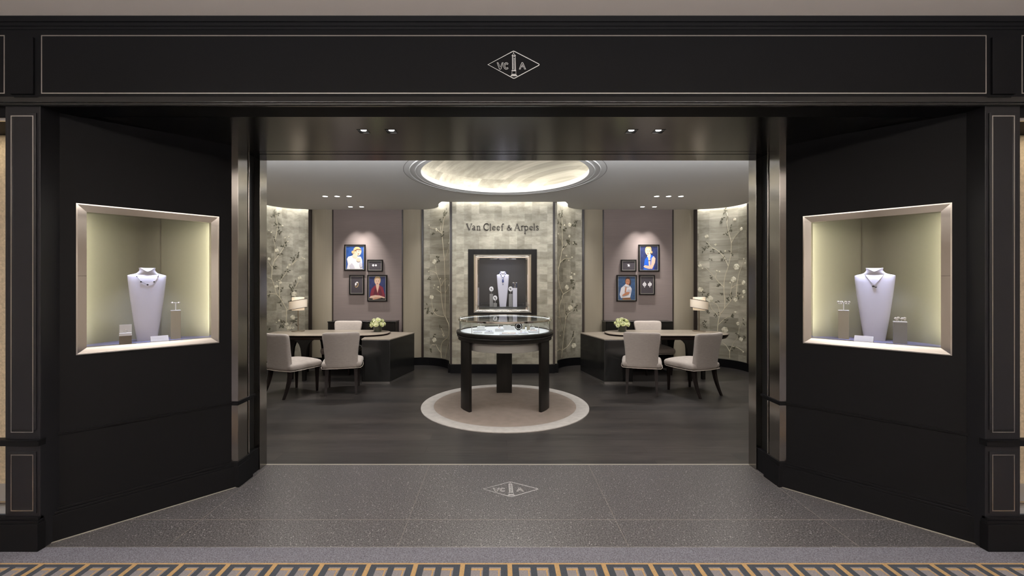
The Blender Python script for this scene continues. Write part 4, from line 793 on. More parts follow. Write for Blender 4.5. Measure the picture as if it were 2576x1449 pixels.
def head(cx, cy, rx, ry, skin, hair, rot=0, lip=1):
    f = lambda u, v: (cx + u * rx * math.cos(math.radians(rot)) - v * ry * math.sin(math.radians(rot)), cy + u * rx * math.sin(math.radians(rot)) + v * ry * math.cos(math.radians(rot)))
    o = [(el(*f(0, -.22), rx * 1.22, ry * 1.12, rot), hair), (el(*f(0, .08), rx * .92, ry * .98, rot), skin), ([f(-.95, -.5), f(-.5, -1.0), f(.3, -1.05), f(.95, -.5), f(.5, -.68), f(-.3, -.72)], hair)]
    for s_ in (-.4, .4): o += [(el(*f(s_, -.02), rx * .17, ry * .065, rot, 8), EY), (el(*f(s_, -.2), rx * .24, ry * .035, rot, 8), hair)]
    o += [([f(-.02, .05), f(.12, .38), f(-.12, .38)], SKd), (el(*f(0, .60), rx * .28, ry * .08, rot, 8), LP_)]
    return o
framed(865, 918, 615, 681, 'framed_portrait', 'framed portrait of a blond woman in a white blouse on a bright blue ground', BL,
    [([(205, 670), (225, 560), (205, 450), (230, 400), (320, 370), (400, 390), (470, 400), (495, 470), (500, 560), (505, 670)], BW), ([(268, 680), (250, 600), (300, 540), (340, 600), (360, 680)], BWs), ([(330, 420), (355, 300), (400, 360), (410, 420), (370, 450)], SK), ([(300, 400), (335, 310), (358, 300), (365, 380), (340, 440)], SK)] + head(412, 290, 62, 85, SK, HB, -14) + [([(350, 262), (400, 228), (478, 236), (480, 252), (405, 246), (358, 280)], BR_), (el(428, 468, 44, 42, 20), SK), ([(455, 500), (500, 560), (500, 620), (465, 640), (440, 560)], BWs), (el(318, 300, 22, 34), HB)], (190, 525, 170, 672))
framed(923, 973, 691.5, 758.5, 'framed_portrait', 'framed portrait of a woman in a red blouse leaning on folded arms', BN,
    [([(690, 1320), (690, 1200), (720, 1080), (790, 1010), (850, 990), (900, 1010), (960, 1050), (1000, 1200), (1010, 1320)], RD), ([(760, 1180), (800, 1060), (840, 1170), (840, 1240), (760, 1240)], RDd), ([(905, 1060), (950, 1200), (900, 1240), (862, 1170)], RDd), ([(810, 1010), (845, 1170), (885, 1010), (868, 960), (820, 960)], SK)] + head(845, 920, 56, 88, SK, HB, 2) + [([(665, 1320), (665, 1270), (1015, 1265), (1015, 1320)], BKc), ([(668, 1280), (700, 1235), (800, 1215), (900, 1225), (1005, 1262), (1000, 1285), (900, 1262), (760, 1285)], SK), ([(735, 1300), (790, 1262), (880, 1255), (930, 1275), (830, 1300), (760, 1312)], SKd)], (665, 1015, 822, 1315))
framed(923, 962, 653, 683, 'framed_earrings_picture', 'small dark framed picture of two round stud earrings beside the blue-ground portrait', GR, [(el(757, 578, 22, 22, 0, 12), WT), (el(812, 578, 20, 20, 0, 12), WT), (el(757, 578, 9, 9, 0, 8), BWs), (el(812, 578, 8, 8, 0, 8), BWs)], (672, 918, 496, 672))
framed(877.5, 915, 691.5, 741.5, 'framed_ring_picture', 'upright dark framed picture of a gold ring beside the red blouse portrait', GR, [(el(402, 992, 38, 62, 12), HB), (el(398, 990, 25, 48, 12), GR), (el(382, 980, 17, 32, 5, 12), WT), (el(412, 944, 22, 14, 10, 10), WT)], (280, 525, 822, 1168))
framed(1607.5, 1660, 615, 683, 'framed_portrait', 'framed portrait of a woman in a sleeveless bright blue dress', BN,
    [([(690, 672), (700, 560), (720, 450), (760, 400), (830, 345), (900, 390), (925, 450), (900, 560), (890, 672)], BB), ([(760, 672), (850, 600), (900, 620), (900, 672)], BBd), ([(762, 400), (770, 350), (830, 330), (830, 400)], BW), ([(850, 420), (890, 380), (925, 430), (915, 520), (860, 650), (800, 640), (840, 560)], SK), ([(690, 600), (720, 570), (830, 590), (860, 640), (800, 650), (720, 625)], SK), ([(775, 380), (820, 370), (828, 470), (830, 580), (795, 590), (785, 470)], SK), ([(785, 470), (828, 466), (828, 482), (787, 486)], EY)] + head(782, 275, 52, 84, SK, HB, 6) + [(el(848, 300, 18, 26), HB)], (628, 968, 175, 668))
framed(1552, 1603, 691.5, 758.5, 'framed_portrait', 'framed portrait of a dark-haired woman in a white shirt', BT,
    [([(340, 860), (400, 900), (400, 1000), (350, 1010), (300, 980)], HD), ([(170, 1200), (200, 1060), (270, 1000), (330, 1020), (390, 1030), (415, 1080), (400, 1180), (380, 1270), (230, 1270), (200, 1275)], BW), ([(230, 1270), (385, 1262), (400, 1318), (225, 1318)], BR_), ([(300, 1160), (340, 1090), (400, 1100), (395, 1180)], BWs)] + head(332, 925, 46, 74, SK3, HD, 4) + [([(260, 1010), (290, 975), (340, 1000), (370, 1010), (330, 1040)], BW), ([(270, 1150), (285, 1040), (310, 1040), (300, 1150)], SK3), ([(215, 1215), (300, 1150), (370, 1145), (360, 1190), (240, 1235)], SK3)], (142, 482, 822, 1310))
framed(1563, 1602, 653, 683, 'framed_brooch_picture', 'small dark framed picture of a white butterfly brooch beside the blue dress portrait', GR, [([(335, 552), (358, 568), (372, 545), (374, 572), (398, 572), (378, 590), (392, 612), (366, 600), (345, 608), (352, 585)], WT)], (242, 488, 498, 672))
framed(1609, 1648.5, 691.5, 742, 'framed_drop_earrings_picture', 'upright dark framed picture of two white diamond drop earrings below the blue dress portrait', GR, [(el(703, 985, 38, 42, 0, 6), WT), (el(805, 985, 38, 42, 30, 6), WT), (el(703, 985, 22, 26, 0, 8), BWs), (el(805, 985, 22, 26, 0, 8), BWs), (el(703, 985, 10, 14, 0, 8), WT), (el(805, 985, 12, 12, 0, 8), WT), (el(703, 936, 9, 9, 0, 8), WT), (el(805, 936, 9, 9, 0, 8), WT), (el(703, 1038, 10, 9, 0, 8), WT), (el(805, 1038, 9, 9, 0, 8), WT)], (632, 868, 822, 1168))
# ================================================================== JEWELLERY DISPLAYS
def make_bust(label, H, W, loc, rz, neckless=False):
    t = thing('necklace_bust', label, 'display bust', loc, rz); b = MB(); n = 28; rings = []
    prof = [(0, .265, .05, .0), (.03, .27, .06, .0), (.30, .36, .075, -.005), (.60, .445, .09, -.012), (.80, .49, .105, -.02), (.875, .503, .10, -.018), (.892, .50, .085, -.012),
            (.902, .44, .075, -.008), (.912, .34, .085, -.010), (.925, .27, .095, -.014), (.945, .225, .105, -.016), (.965, .205, .11, -.018), (.985, .212, .115, -.02), (.995, .218, .118, -.02)]
    for h, w, d, yc in prof:
        r = []
        for i in range(n):
            a = 2 * PI * i / n; c_, s_ = math.cos(a), math.sin(a); e = .55 if h < .9 else .9
            X = math.copysign(abs(c_) ** e, c_) * w * W; Y = math.copysign(abs(s_) ** .9, s_) * d * W + yc * W
            Z = h * H
            if h > .93: Z -= (h - .93) / .065 * max(0, -s_) ** 1.5 * .050 * H * (1 - abs(c_) ** 1.2)
            r.append((X, Y + .03 * W * (h > .93) * -s_ * 0, Z))
        rings.append(r)
    b.loft(rings, 'bustw'); b.build('bust_body', t, smooth='auto', bevel=0)
    return t
def pillar(label, loc, rz, w, d, h, mat, group=None):
    t = thing('display_plinth', label, 'plinth', loc, rz, group)
    b = MB(); b.box((-w / 2, -d / 2, 0), (w / 2, d / 2, h - .006), mat); b.build('block', t, bevel=.0012)
    b = MB(); b.box((-w / 2 - .001, -d / 2 - .001, h - .006), (w / 2 + .001, d / 2 + .001, h), 'white'); b.build('cap', t, bevel=.001)
    return t
def tstand(label, loc, rz, h, w, kind='ball'):
    t = thing('earring_stand', label, 'earring stand', loc, rz)
    b = MB(); b.tube([(0, 0, 0), (0, 0, h)], .0028, 'white', 8); b.tube([(-w / 2, 0, h), (w / 2, 0, h)], .0025, 'white', 8); b.build('stand', t)
    for s_ in (-1, 1):
        b = MB(); x = s_ * w / 2
        if kind == 'ball':
            b.ball((x, -.002, h), .0085, 'pearl', 10, 6)
        elif kind == 'flower':
            for q in range(4): a = PI / 4 + q * PI / 2; b.ball((x + .008 * math.cos(a), -.004, h + .008 * math.sin(a)), .0062, 'pearl', 8, 5, sc=(1, .6, 1))
        elif kind == 'butterfly':
            for q, (dx, dz, r) in enumerate(((-.010, .007, .009), (.010, .007, .009), (-.007, -.006, .0065), (.007, -.006, .0065))): b.ball((x + dx, -.003, h + dz), r, 'pearl', 8, 5, sc=(1, .4, .8))
            b.tube([(x, -.005, h - .014), (x, -.005, h + .012)], .0016, 'silver', 6)
        b.build('earring', t, smooth=True)
    return t
def infront(W, H, x, hz):
    # y of the bust's front at height hz: same law as make_bust
    hs = [(0, .05, 0, .265), (.3, .075, -.005, .36), (.6, .09, -.012, .445), (.8, .105, -.02, .49), (.875, .10, -.018, .503), (.905, .075, -.01, .40), (.925, .095, -.014, .27), (.965, .11, -.018, .205)]
    h = hz / H
    for (a, d0, y0, w0), (c, d1, y1, w1) in zip(hs, hs[1:]):
        if a <= h <= c: k = (h - a) / (c - a); d = d0 + (d1 - d0) * k; y = y0 + (y1 - y0) * k; w = w0 + (w1 - w0) * k; break
    else: d, y, w = .1, -.018, .21
    u = min(.98, abs(x) / (w * W)); e = .55 if h < .9 else .9; s_ = math.sqrt(max(0, 1 - u ** (2 / e))) ** .9
    return y * W - d * W * s_
def necklace(label, loc, rz, W, H, pts, mat, r, beads=None, extra=None, cat='necklace'):
    t = thing('necklace', label, cat, loc, rz); b = MB(); P_ = []
    for i in range(len(pts) - 1):
        for k in range(6):
            q = k / 6; x = pts[i][0] * (1 - q) + pts[i + 1][0] * q; z = pts[i][1] * (1 - q) + pts[i + 1][1] * q; P_.append((x, infront(W, H, x, z) - r - .001, z))
    x, z = pts[-1]; P_.append((x, infront(W, H, x, z) - r - .001, z))
    b.tube(P_, r, mat, 5); b.build('chain', t)
    if beads:
        for (x, z, rr, m, sx, sz) in beads:
            g = MB(); g.ball((x, infront(W, H, x, z) - rr * .6, z), rr, m, 10, 6, sc=(sx, .6, sz)); g.build('pendant', t, smooth=True)
    return t
def card(label, loc, rz, w, h):
    b = MB(Matrix.Translation(loc) @ Matrix.Rotation(rz, 4, 'Z')); b.add([(-w / 2, -.008, 0), (w / 2, -.008, 0), (w / 2, .012, h), (-w / 2, .012, h), (-w / 2, .016, 0), (w / 2, .016, 0)], [(0, 1, 2, 3), (4, 3, 2, 5), (0, 4, 5, 1), (0, 3, 4), (1, 5, 2)], 'white')
    return tag(b.build('name_card', bevel=.0006), label, 'card')
NZ = 1.178; AL = math.radians(43)
W1, H1 = .221, .535
make_bust('white necklace bust in the window beside the flat ring box', H1, W1, (-2.650, 3.169, NZ), AL)
necklace('fine chain with small dark pendants on the bust beside the flat ring box', (-2.650, 3.169, NZ), AL, W1, H1, [(-.066, .489), (-.060, .468), (-.036, .430), (0, .410), (.036, .430), (.060, .468), (.066, .489)], 'silver', .0011,
         [(-.060, .468, .0035, 'stone_dk', 1, 1), (.060, .468, .0035, 'stone_dk', 1, 1), (-.037, .431, .0052, 'stone_dk', 1, 1), (.037, .431, .0052, 'stone_dk', 1, 1), (0, .410, .0062, 'stone_dk', 1, 1)])
pillar('tall beige plinth with ball earrings, in the window with the ring box', (-2.529, 3.286, NZ), math.radians(38), .061, .05, .217, 'plinth')
tstand('round earrings on a white T stand, on the tall plinth near the ring box', (-2.529, 3.286, NZ + .217), math.radians(38), .055, .042, 'ball')
pillar('short dark taupe plinth under the white ring box', (-2.668, 3.006, NZ), math.radians(40), .066, .05, .064, 'plinth_dark')
t = thing('ring_box', 'small open white ring box on a short taupe plinth', 'box', (-2.668, 3.006, NZ + .064), math.radians(40))
b = MB(); b.box((-.033, -.024, 0), (.033, .024, .012), 'white'); b.build('box_base', t, bevel=.001)
b = MB(); b.box((-.033, .018, .012), (.033, .024, .068), 'white'); b.build('box_lid', t, bevel=.001)
t = thing('ring', 'small white gold ring standing in the white ring box', 'ring', (-2.668, 3.006, NZ + .076), math.radians(40))
b = MB(); b.tube([(.009 * math.cos(a), -.004, .0098 + .009 * math.sin(a)) for a in [2 * PI * i / 20 for i in range(20)]], .0013, 'silver', 6, closed=True); b.build('band', t, smooth=True)
b = MB(); b.ball((0, -.004, .021), .0035, 'pearl'); b.build('stone', t, smooth=True)
card('small white name card beside the ring box display', (-2.532, 3.136, NZ), math.radians(52), .105, .040)
# other window
make_bust('white necklace bust in the window beside the grey plinth with a butterfly ring', H1, W1 * 1.03, (2.685, 3.187, NZ), -AL)
necklace('fine silver chain with one small pendant on the bust beside the grey plinth', (2.685, 3.187, NZ), -AL, W1 * 1.03, H1, [(-.055, .490), (-.046, .472), (-.026, .438), (0, .408), (.026, .438), (.046, .472), (.055, .490)], 'silver', .0013,
         [(-.006, .398, .007, 'stone_dk', 1.1, .8), (.008, .392, .006, 'stone_dk', 1.2, .7), (.002, .402, .004, 'silver', 1, 1)])
pillar('tall beige plinth with butterfly earrings, in the window with the grey plinth', (2.536, 3.286, NZ), math.radians(-38), .064, .05, .217, 'plinth')
tstand('pair of butterfly earrings on a white T stand, on the tall beige plinth', (2.536, 3.286, NZ + .217), math.radians(-38), .055, .044, 'butterfly')
pillar('short grey plinth holding a butterfly ring', (2.723, 3.026, NZ), math.radians(-40), .071, .05, .154, 'plinth_grey')
t = thing('butterfly_ring', 'white butterfly ring lying on the short grey plinth', 'ring', (2.723, 3.026, NZ + .154), math.radians(-40))
b = MB(); b.tube([(.010 * math.cos(a), 0, .0115 + .010 * math.sin(a)) for a in [2 * PI * i / 20 for i in range(20)]], .0015, 'silver', 6, closed=True); b.build('band', t, smooth=True)
b = MB()
for dx, dz, r in ((-.021, .020, .011), (-.008, .026, .008), (.012, .020, .010), (.024, .024, .009), (-.016, .010, .007), (.026, .012, .007)): b.ball((dx, -.003, dz), r, 'pearl', 10, 6, sc=(1, .5, .8))
b.build('butterfly', t, smooth=True)
card('small white name card in front of the bust beside the grey plinth', (2.555, 3.129, NZ), math.radians(-52), .108, .040)

# middle niche
NC = 1.165; W2, H2 = .224, .652
make_bust('pale lilac necklace bust in the framed niche of the central wall', H2, W2, (-.005, 7.95, NC), 0)
nb_ = [(-.062 + .062 * k / 7, .628 - .115 * (k / 7) ** 1.0, .0085, 'silver' if k % 2 else 'sapph', 1, 1) for k in range(8)] + [(.062 - .062 * k / 7, .628 - .115 * k / 7, .0085, 'silver' if k % 2 else 'sapph', 1, 1) for k in range(7)]
necklace('dark beaded necklace with a blue drop pendant on the central niche bust', (-.005, 7.95, NC), 0, W2, H2, [(-.062, .628), (0, .513), (.062, .628)], 'stone_dk', .003,
         nb_ + [(0, .492, .016, 'sapph', 1, 1.3), (0, .462, .019, 'sapph', 1, 1.2), (0, .470, .009, 'silver', 1, 1.4), (0, .425, .010, 'silver', .8, 1.3), (0, .408, .008, 'sapph', .8, 1.5)])
def disc(label, x, y, h, hd, dark):
    t = thing('brooch_stand', label, 'display stand', (x, y, NC))
    b = MB(); b.box((-.032, -.03, 0), (.032, .03, h), 'plinth_grey'); b.build('block', t, bevel=.001)
    b = MB(); b.tube([(0, 0, h), (0, 0, hd)], .003, 'silver', 6); b.build('stem', t)
    m = Matrix.Translation((0, -.004, hd)) @ Matrix.Rotation(math.radians(80), 4, 'X'); b = MB(); b.lathe([(.001, .006), (.040, .006), (.043, .003), (.043, 0), (.001, 0)], 'white', 28, mx=m @ Matrix.Diagonal((.92, 1.08, 1, 1))); b.build('disc', t, smooth='auto')
    return t
for (x, y, h, hd, lb, shp) in ((-.216, 7.97, .235, .325, 'farthest from the drop earrings in the central niche', 0), (-.146, 7.90, .07, .162, 'low in the central niche beside the bust', 1), (.137, 7.97, .235, .325, 'next to the drop earrings in the central niche', 2)):
    disc('white oval disc stand ' + lb, x, y, h, hd, 1)
    t = thing('brooch', 'dark brooch on the oval disc ' + lb, 'brooch', (x, y - .014, NC + hd)); b = MB()
    rr = random.Random(shp)
    for q in range(4 + shp * 2): b.ball((rr.uniform(-.014, .016), -.003, rr.uniform(-.022, .02)), rr.uniform(.004, .008), 'stone_dk' if q % 3 else 'silver', 8, 5, sc=(1, .5, 1.2))
    b.tube([(-.008, -.003, .022), (.004, -.004, 0), (.010, -.003, -.026)], .0025, 'stone_dk', 6); b.build('brooch_body', t, smooth=True)
t = pillar('tall pale plinth holding twin ribbon earrings in the central niche', (.215, 7.93, NC), 0, .078, .06, .345, 'bustw')
t = thing('drop_earrings', 'pair of long dark drop earrings hanging on a holder in the central niche', 'earrings', (.215, 7.93, NC + .345))
b = MB(); b.tube([(0, 0, 0), (0, 0, .095)], .0025, 'silver', 6); b.tube([(-.034, 0, .095), (.034, 0, .095)], .0025, 'silver', 6); b.build('holder', t)
for s_ in (-1, 1):
    b = MB(); b.ball((s_ * .03, -.004, .095), .009, 'pearl')
    for q in range(5): b.ball((s_ * .03, -.004, .078 - q * .015), .0075, 'stone_dk' if q % 2 else 'sapph', 8, 5)
    for q in range(4): b.ball((s_ * .016, -.004, .070 - q * .015), .006, 'silver' if q % 2 else 'stone_dk', 8, 5)
    b.build('earring', t, smooth=True)

# inside the round glass case
def cbox(label, x, y, w, d, h, mat='white', name='display_tray', z=0, rz=0, lip=True):
    t = thing(name, label, 'tray' if 'tray' in name else 'display block', (x, y, CFZ + z), rz)
    b = MB(); b.box((-w / 2, -d / 2, 0), (w / 2, d / 2, h), mat); b.build('base', t, bevel=.0015)
    if lip:
        b = MB(); b.box((-w / 2 + .008, -d / 2 + .008, h - .001), (w / 2 - .008, d / 2 - .008, h + .003), 'bustw'); b.build('pad', t, bevel=.001)
    return t
def ring(label, x, y, z, mat='silver', r=.010, lean=0, rz=.3):
    t = thing('ring', label, 'ring', (x, y, CFZ + z), rz); b = MB(); b.tube([(r * math.cos(a), 0, r + .0012 + r * math.sin(a)) for a in [2 * PI * i / 20 for i in range(20)]], .0016, mat, 6, closed=True); b.build('band', t, smooth=True)
    b = MB(); b.ball((0, 0, 2 * r + .004), .004, 'pearl' if mat != 'gold' else 'sapph'); b.build('stone', t, smooth=True)
def lying(label, x, y, z, rx, ry, mat='gold', name='bracelet', r=.0018):
    t = thing(name, label, name, (x, y, CFZ + z)); b = MB(); b.tube([(rx * math.cos(a), ry * math.sin(a), r + .0002) for a in [2 * PI * i / 32 for i in range(32)]], r, mat, 6, closed=True); b.build('chain', t, smooth=True)
    b = MB(); b.ball((0, -ry, .005), .0055, 'pearl' if mat == 'gold' else 'stone_dk', sc=(1.2, 1, .7)); b.build('clover_charm', t, smooth=True)
cbox('wide low white tray at the front of the glass case', .044, 5.30, .23, .15, .012); lying('long gold chain bracelet on the wide front tray of the glass case', .044, 5.30, .015, .085, .045)
cbox('narrow white tray in the glass case, next to the wide front tray', -.20, 5.46, .115, .17, .02); lying('silver chain on the narrow white tray of the glass case', -.20, 5.46, .023, .035, .06, 'silver')
cbox('small white tray near the edge of the glass case, below the riser with flower earrings', -.345, 5.47, .11, .09, .016); ring('silver ring on the small white tray near the case edge', -.345, 5.47, .019)
cbox('broad white riser in the glass case under a smaller block', -.335, 5.76, .17, .13, .025, lip=False, name='display_riser'); cbox('white block stacked on the broad riser in the glass case', -.315, 5.77, .10, .08, .025, z=.0252, name='display_block', lip=False)
tstand('flower earrings on a T stand behind the stacked riser', (-.325, 5.90, CFZ), 0, .082, .055, 'flower')
cbox('white box in the middle of the glass case', -.07, 5.66, .115, .10, .035, name='display_block'); ring('gold ring on the middle box of the glass case', -.07, 5.66, .038, 'gold')
cbox('tall white block in the middle of the glass case', .03, 5.80, .10, .06, .062, name='display_block', lip=False); lying('small silver bracelet on the tall middle block', .03, 5.80, .0622, .032, .018, 'silver')
cbox('small white block next to the tall block in the case', .108, 5.82, .055, .055, .048, name='display_block', lip=False)
tstand('flower earrings on a T stand at the back middle of the case', (-.085, 6.02, CFZ), 0, .10, .022, 'flower')
t = thing('bracelet_stand', 'round black upright bracelet holder in the glass case', 'display stand', (.185, 5.80, CFZ)); b = MB(); b.lathe([(.001, .008), (.047, .008), (.050, .004), (.050, 0), (.001, 0)], 'black_dull', 32, mx=Matrix.Translation((0, .012, .050)) @ Matrix.Rotation(math.radians(84), 4, 'X')); b.box((-.02, -.012, 0), (.02, .03, .006), 'black_dull'); b.build('holder', t, smooth='auto')
t = thing('bangle', 'silver bangle on the round black holder in the glass case', 'bracelet', (.185, 5.79, CFZ + .050)); b = MB(); b.tube([(.034 * math.cos(a), -.002, .034 * math.sin(a)) for a in [2 * PI * i / 32 for i in range(32)]], .004, 'silver', 8, closed=True); b.build('bangle_ring', t, smooth=True)
cbox('low white ring tray beside the wide front tray, towards the white shirt portrait', .225, 5.40, .12, .15, .012)
for i, (dx, dy) in enumerate(((-.03, -.03), (.025, -.02), (-.02, .03))): ring(('gold ring nearest the entrance', 'silver ring on the outer side', 'silver ring at the back')[i] + ' of the low ring tray', .225 + dx, 5.40 + dy, .015, 'gold' if i == 0 else 'silver')
cbox('white tray near the case edge beside the low ring tray', .365, 5.53, .13, .13, .022); lying('gold bracelet on the white tray beside the low ring tray', .365, 5.53, .025, .045, .04)
cbox('olive grey block behind the black bracelet holder', .255, 5.93, .045, .045, .05, 'plinth', name='display_block', lip=False); tstand('flower earrings between the black holder and the olive block', (.245, 5.85, CFZ), .2, .085, .025, 'flower')
cbox('pale block near the case edge behind the gold bracelet tray', .37, 5.74, .055, .05, .045, 'white', name='display_block', lip=False); ring('silver ring on the pale block near the case edge', .37, 5.74, .0455)
cbox('beige block beside the pale block near the case edge', .315, 5.78, .04, .04, .05, 'plinth', name='display_block', lip=False)
tstand('flower earrings on a T stand behind the pale block near the case edge', (.345, 5.93, CFZ), 0, .10, .04, 'flower')

# ================================================================== LAMPS AND ADDED FILL LIGHTS
def area(name, loc, d, sx, sy, e, col=(1, .97, .93), parent=None):
    l = bpy.data.lights.new(name, 'AREA'); l.shape = 'RECTANGLE'; l.size = sx; l.size_y = sy; l.energy = e; l.color = col
    o = bpy.data.objects.new(name, l); COL.objects.link(o); o.location = loc
    o.rotation_euler = Vector(d).to_track_quat('-Z', 'Y').to_euler(); return o
def spot(name, loc, tgt, e, ang, blend=.6, col=(1, .96, .91), r=.03):
    l = bpy.data.lights.new(name, 'SPOT'); l.energy = e; l.spot_size = math.radians(ang); l.spot_blend = blend; l.color = col; l.shadow_soft_size = r
    o = bpy.data.objects.new(name, l); COL.objects.link(o); o.location = loc; o.rotation_euler = (Vector(tgt) - Vector(loc)).to_track_quat('-Z', 'Y').to_euler(); return o
# square lamps in the entrance soffit
for i, x in enumerate(FX):
    t = thing('recessed_spotlight', ['square recessed spotlight in the soffit, outer one on the red blouse portrait side', 'square recessed spotlight in the soffit, inner one on the red blouse portrait side', 'square recessed spotlight in the soffit, inner one on the white shirt portrait side', 'square recessed spotlight in the soffit, outer one on the white shirt portrait side'][i], 'light', (x, 3.085, 2.68))
    b = MB(); b.box((-hh, -hh, .075), (hh, hh, .08), 'black_dull')
    for lo, hi in (((-hh, -hh), (-hh + .003, hh)), ((hh - .003, -hh), (hh, hh)), ((-hh, -hh), (hh, -hh + .003)), ((-hh, hh - .003), (hh, hh))): b.box((lo[0], lo[1], .001), (hi[0], hi[1], .075), 'black_dull')
    b.build('housing', t)
    b = MB(); b.lathe([(.001, .006), (.019, .006), (.022, .014), (.024, .05), (.001, .05)], 'sky_lamp', 20); b.build('lamp_lens', t, smooth='auto')
    b = MB(); frame_rect(b, -hh - .004, hh + .004, -hh - .004, hh + .004, 0, .004, .001, 'black_gloss', Matrix(((1, 0, 0, 0), (0, 0, 1, 0), (0, 1, 0, -.001), (0, 0, 0, 1)))); b.build('bezel', t)
    spot('entrance_spot', (x, 3.085, 2.682), (x * .9, 3.6, 0), 16, 80, .5, (1, .9, .8))
DLX = [(-2.945, 7.15), (-2.748, 7.15), (-2.551, 7.15), (2.526, 7.15), (2.723, 7.15), (2.926, 7.15), (-2.863, 8.13), (-2.653, 8.13), (2.617, 8.13), (2.842, 8.13)]
DLL = ['outermost of three above the red blouse portrait', 'middle of three above the red blouse portrait', 'innermost of three above the red blouse portrait', 'innermost of three above the white shirt portrait', 'middle of three above the white shirt portrait', 'outermost of three above the white shirt portrait',
       'outer of the pair above the red blouse portrait', 'inner of the pair above the red blouse portrait', 'inner of the pair above the white shirt portrait', 'outer of the pair above the white shirt portrait']
for (x, y), lb in zip(DLX, DLL):
    t = thing('ceiling_downlight', 'small round ceiling downlight, ' + lb, 'light', (x, y, CH))
    b = MB(); b.lathe([(.040, -.001), (.052, -.002), (.055, 0), (.040, .0)], 'ceil', 24, closedprof=True); b.build('trim_ring', t, smooth='auto')
    b = MB(); b.lathe([(.001, -.0015), (.040, -.0015), (.040, 0), (.001, 0)], 'sky_lamp', 24); b.build('lamp_lens', t)
    if y < 8: spot('downlight_beam', (x, y, CH - .02), (x * 1.0, y - .1, 0), E_['down'], 75, .5)
    else:
        s_ = -1 if x < 0 else 1; spot('picture_beam', (x, y, CH - .02), (x * .985, 8.44, 1.45), E_['pic'], 60, 1, r=.012)
# light slots over the papered walls
area('slot_light', (CB, 7.677, 3.20), (0, .12, -1), 1.7, .03, E_['slotc'])
for sg in (-1, 1):
    area('slot_light', (sg * 1.07, 7.86, 3.20), (-.1 * sg, .1, -1), .10, .12, E_['sloti']); area('slot_light', (sg * 1.22, 8.27, 3.2), (-.1 * sg, .2, -1), .14, .04, E_['sloti'] * .5)
    for a in (80, 60, 40, 20, 2):
        c_, s_ = math.cos(math.radians(a)), math.sin(math.radians(a)); area('slot_light', (sg * (3.76 + .632 * c_), 7.80 + .632 * s_, 3.20), (sg * .15 * c_, .15 * s_, -1), .03, .03, E_['sloto'])
    # wall washers, then added fill out of view
    spot('wash', (sg * 1.5, 6.6, 3.0), (sg * 1.1, 8.1, 1.7), E_['wash'], 60, .9)
    spot('wash', (sg * 3.0, 6.3, 3.0), (sg * 4.05, 8.2, 1.6), E_['wash'] * 1.6, 60, .9)
    area('side_wall_fill', (sg * 4.0, 5.8, 3.0), (sg * .45, 0, -1), .05, 2.6, E_['sidew'])  # added strip that brightens the side walls mirrored in the door reveals
    area('front_fill', (sg * 2.1, 4.4, 3.0), (0, .25, -1), 1.2, .25, E_['front'])  # added panel hidden behind the lintel, lights chairs and desks from the front
spot('wash', (0, 6.95 - .02, 3.0), (0, 7.72, 1.8), E_['wash'] * .35, 85, .9)
area('dome_fill', (0, 5.7, 3.33), (0, 0, -1), .5, .5, E_['dome'])  # added fill inside the dome, standing in for its bounced glow
# display windows
for sg, w0, w1 in ((-1, .163, .951), (1, .137, .925)):
    mx = side_matrix(sg); xm = (w0 + w1) / 2
    def tr(p): return tuple(mx @ Vector(p))
    def td(v): return tuple(mx.to_3x3() @ Vector(v))
    for s_ in (-1, 1):
        o = area('window_side_lamp', tr((xm + s_ * .366, .075, 1.64)), (0, 0, -1), .86, .02, E_['win'], (1, .94, .70)); o.data.spread = math.radians(110)
        d = Vector(td((s_ * .05, 1, 0))).normalized(); xa = Vector((0, 0, 1)); za = -d; ya = za.cross(xa).normalized()
        o.rotation_euler = Matrix(((xa.x, ya.x, za.x), (xa.y, ya.y, za.y), (xa.z, ya.z, za.z))).to_euler()
    for s_ in (-1, 1): spot('window_top_lamp', tr((xm + s_ * .13, .078, 2.13)), tr((xm, .15, 1.50)), E_['wint'], 46, .8, (.74, .77, 1), .025)
area('niche_lamp', (CB, 7.84, 2.07), (0, .12, -1), .6, .05, E_['niche'], (.85, .86, 1))
area('case_lamp', (0, 5.7, 2.9), (0, 0, -1), .01, .01, 0) if False else None
spot('case_spot', (0, 5.05, 3.0), (0, 5.7, .97), E_['case'], 26, .4, (.95, .96, 1))
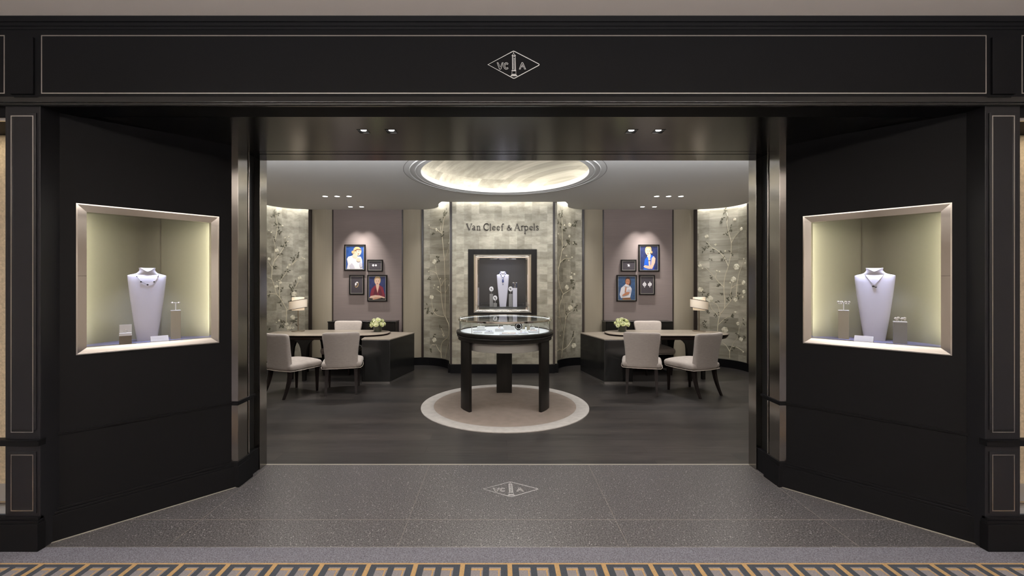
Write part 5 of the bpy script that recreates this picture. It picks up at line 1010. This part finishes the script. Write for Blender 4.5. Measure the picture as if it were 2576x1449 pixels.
for sg in (-1, 1):
    area('side_window_lamp', (sg * 3.5, 2.80, 2.58), (0, .2, -1), .8, .05, E_['side'], (1, .86, .68))
    spot('mall_downlight', (sg * 3.3, 1.2, 3.17), (sg * 3.2, 2.4, .6), E_['mallc'], 95, .9, (.62, .68, 1), .12)
for x_ in (-4.2, -2.1, 0, 2.1, 4.2):
    for y_ in (.5, -1.8): spot('mall_downlight', (x_, y_, 3.17), (x_, y_ + .1, 0), E_['mall'], 120, .9, (1, .97, .96), .06)
for i in range(8): spot('mall_wall_fill', (-5.6 + 1.6 * i, -3.1, 3.15), (-5.6 + 1.6 * i, -4.2, 1.3), E_['mwall'], 105, 1, (1, .96, .92), .08)  # added out of view, brightens the mall wall that the bezels mirror
area('mall_ceiling_fill', (0, -1.2, 2.5), (0, 0, 1), 8, .2, E_['mallup'], (1, .96, .93))  # unseen added light without a fixture, brightens the mall ceiling
area('lintel_fill', (0, 3.87, 2.74), (0, .5, 1), 8, .04, E_['lint'], (.96, .97, 1))  # added strip kept out of sight above the lintel, brightens the boutique ceiling
w = bpy.data.worlds.new('world'); S.world = w; w.use_nodes = True; w.node_tree.nodes['Background'].inputs[0].default_value = (.05, .05, .055, 1)

# ================================================================== CAMERA
cam = bpy.data.cameras.new('camera'); co = bpy.data.objects.new('camera', cam); COL.objects.link(co)
co.location = (-.078, 0, 1.6); co.rotation_euler = (PI / 2, 0, 0)
cam.sensor_width = 36; cam.lens = 36 * 1090 / 2576; cam.shift_x = (1288 - 1255) / 2576; cam.shift_y = -(724.5 - 712) / 2576; cam.clip_start = .05
S.camera = co
S.view_settings.view_transform = 'Standard'; S.view_settings.look = 'None'; S.view_settings.exposure = 0; S.view_settings.gamma = 1
S.cycles.use_denoising = True; S.cycles.use_adaptive_sampling = True; S.cycles.adaptive_threshold = .02; S.cycles.max_bounces = 7; S.cycles.diffuse_bounces = 4; S.cycles.glossy_bounces = 4; S.cycles.transparent_max_bounces = 12
S.cycles.sample_clamp_indirect = 4; S.cycles.caustics_reflective = False; S.cycles.caustics_refractive = False
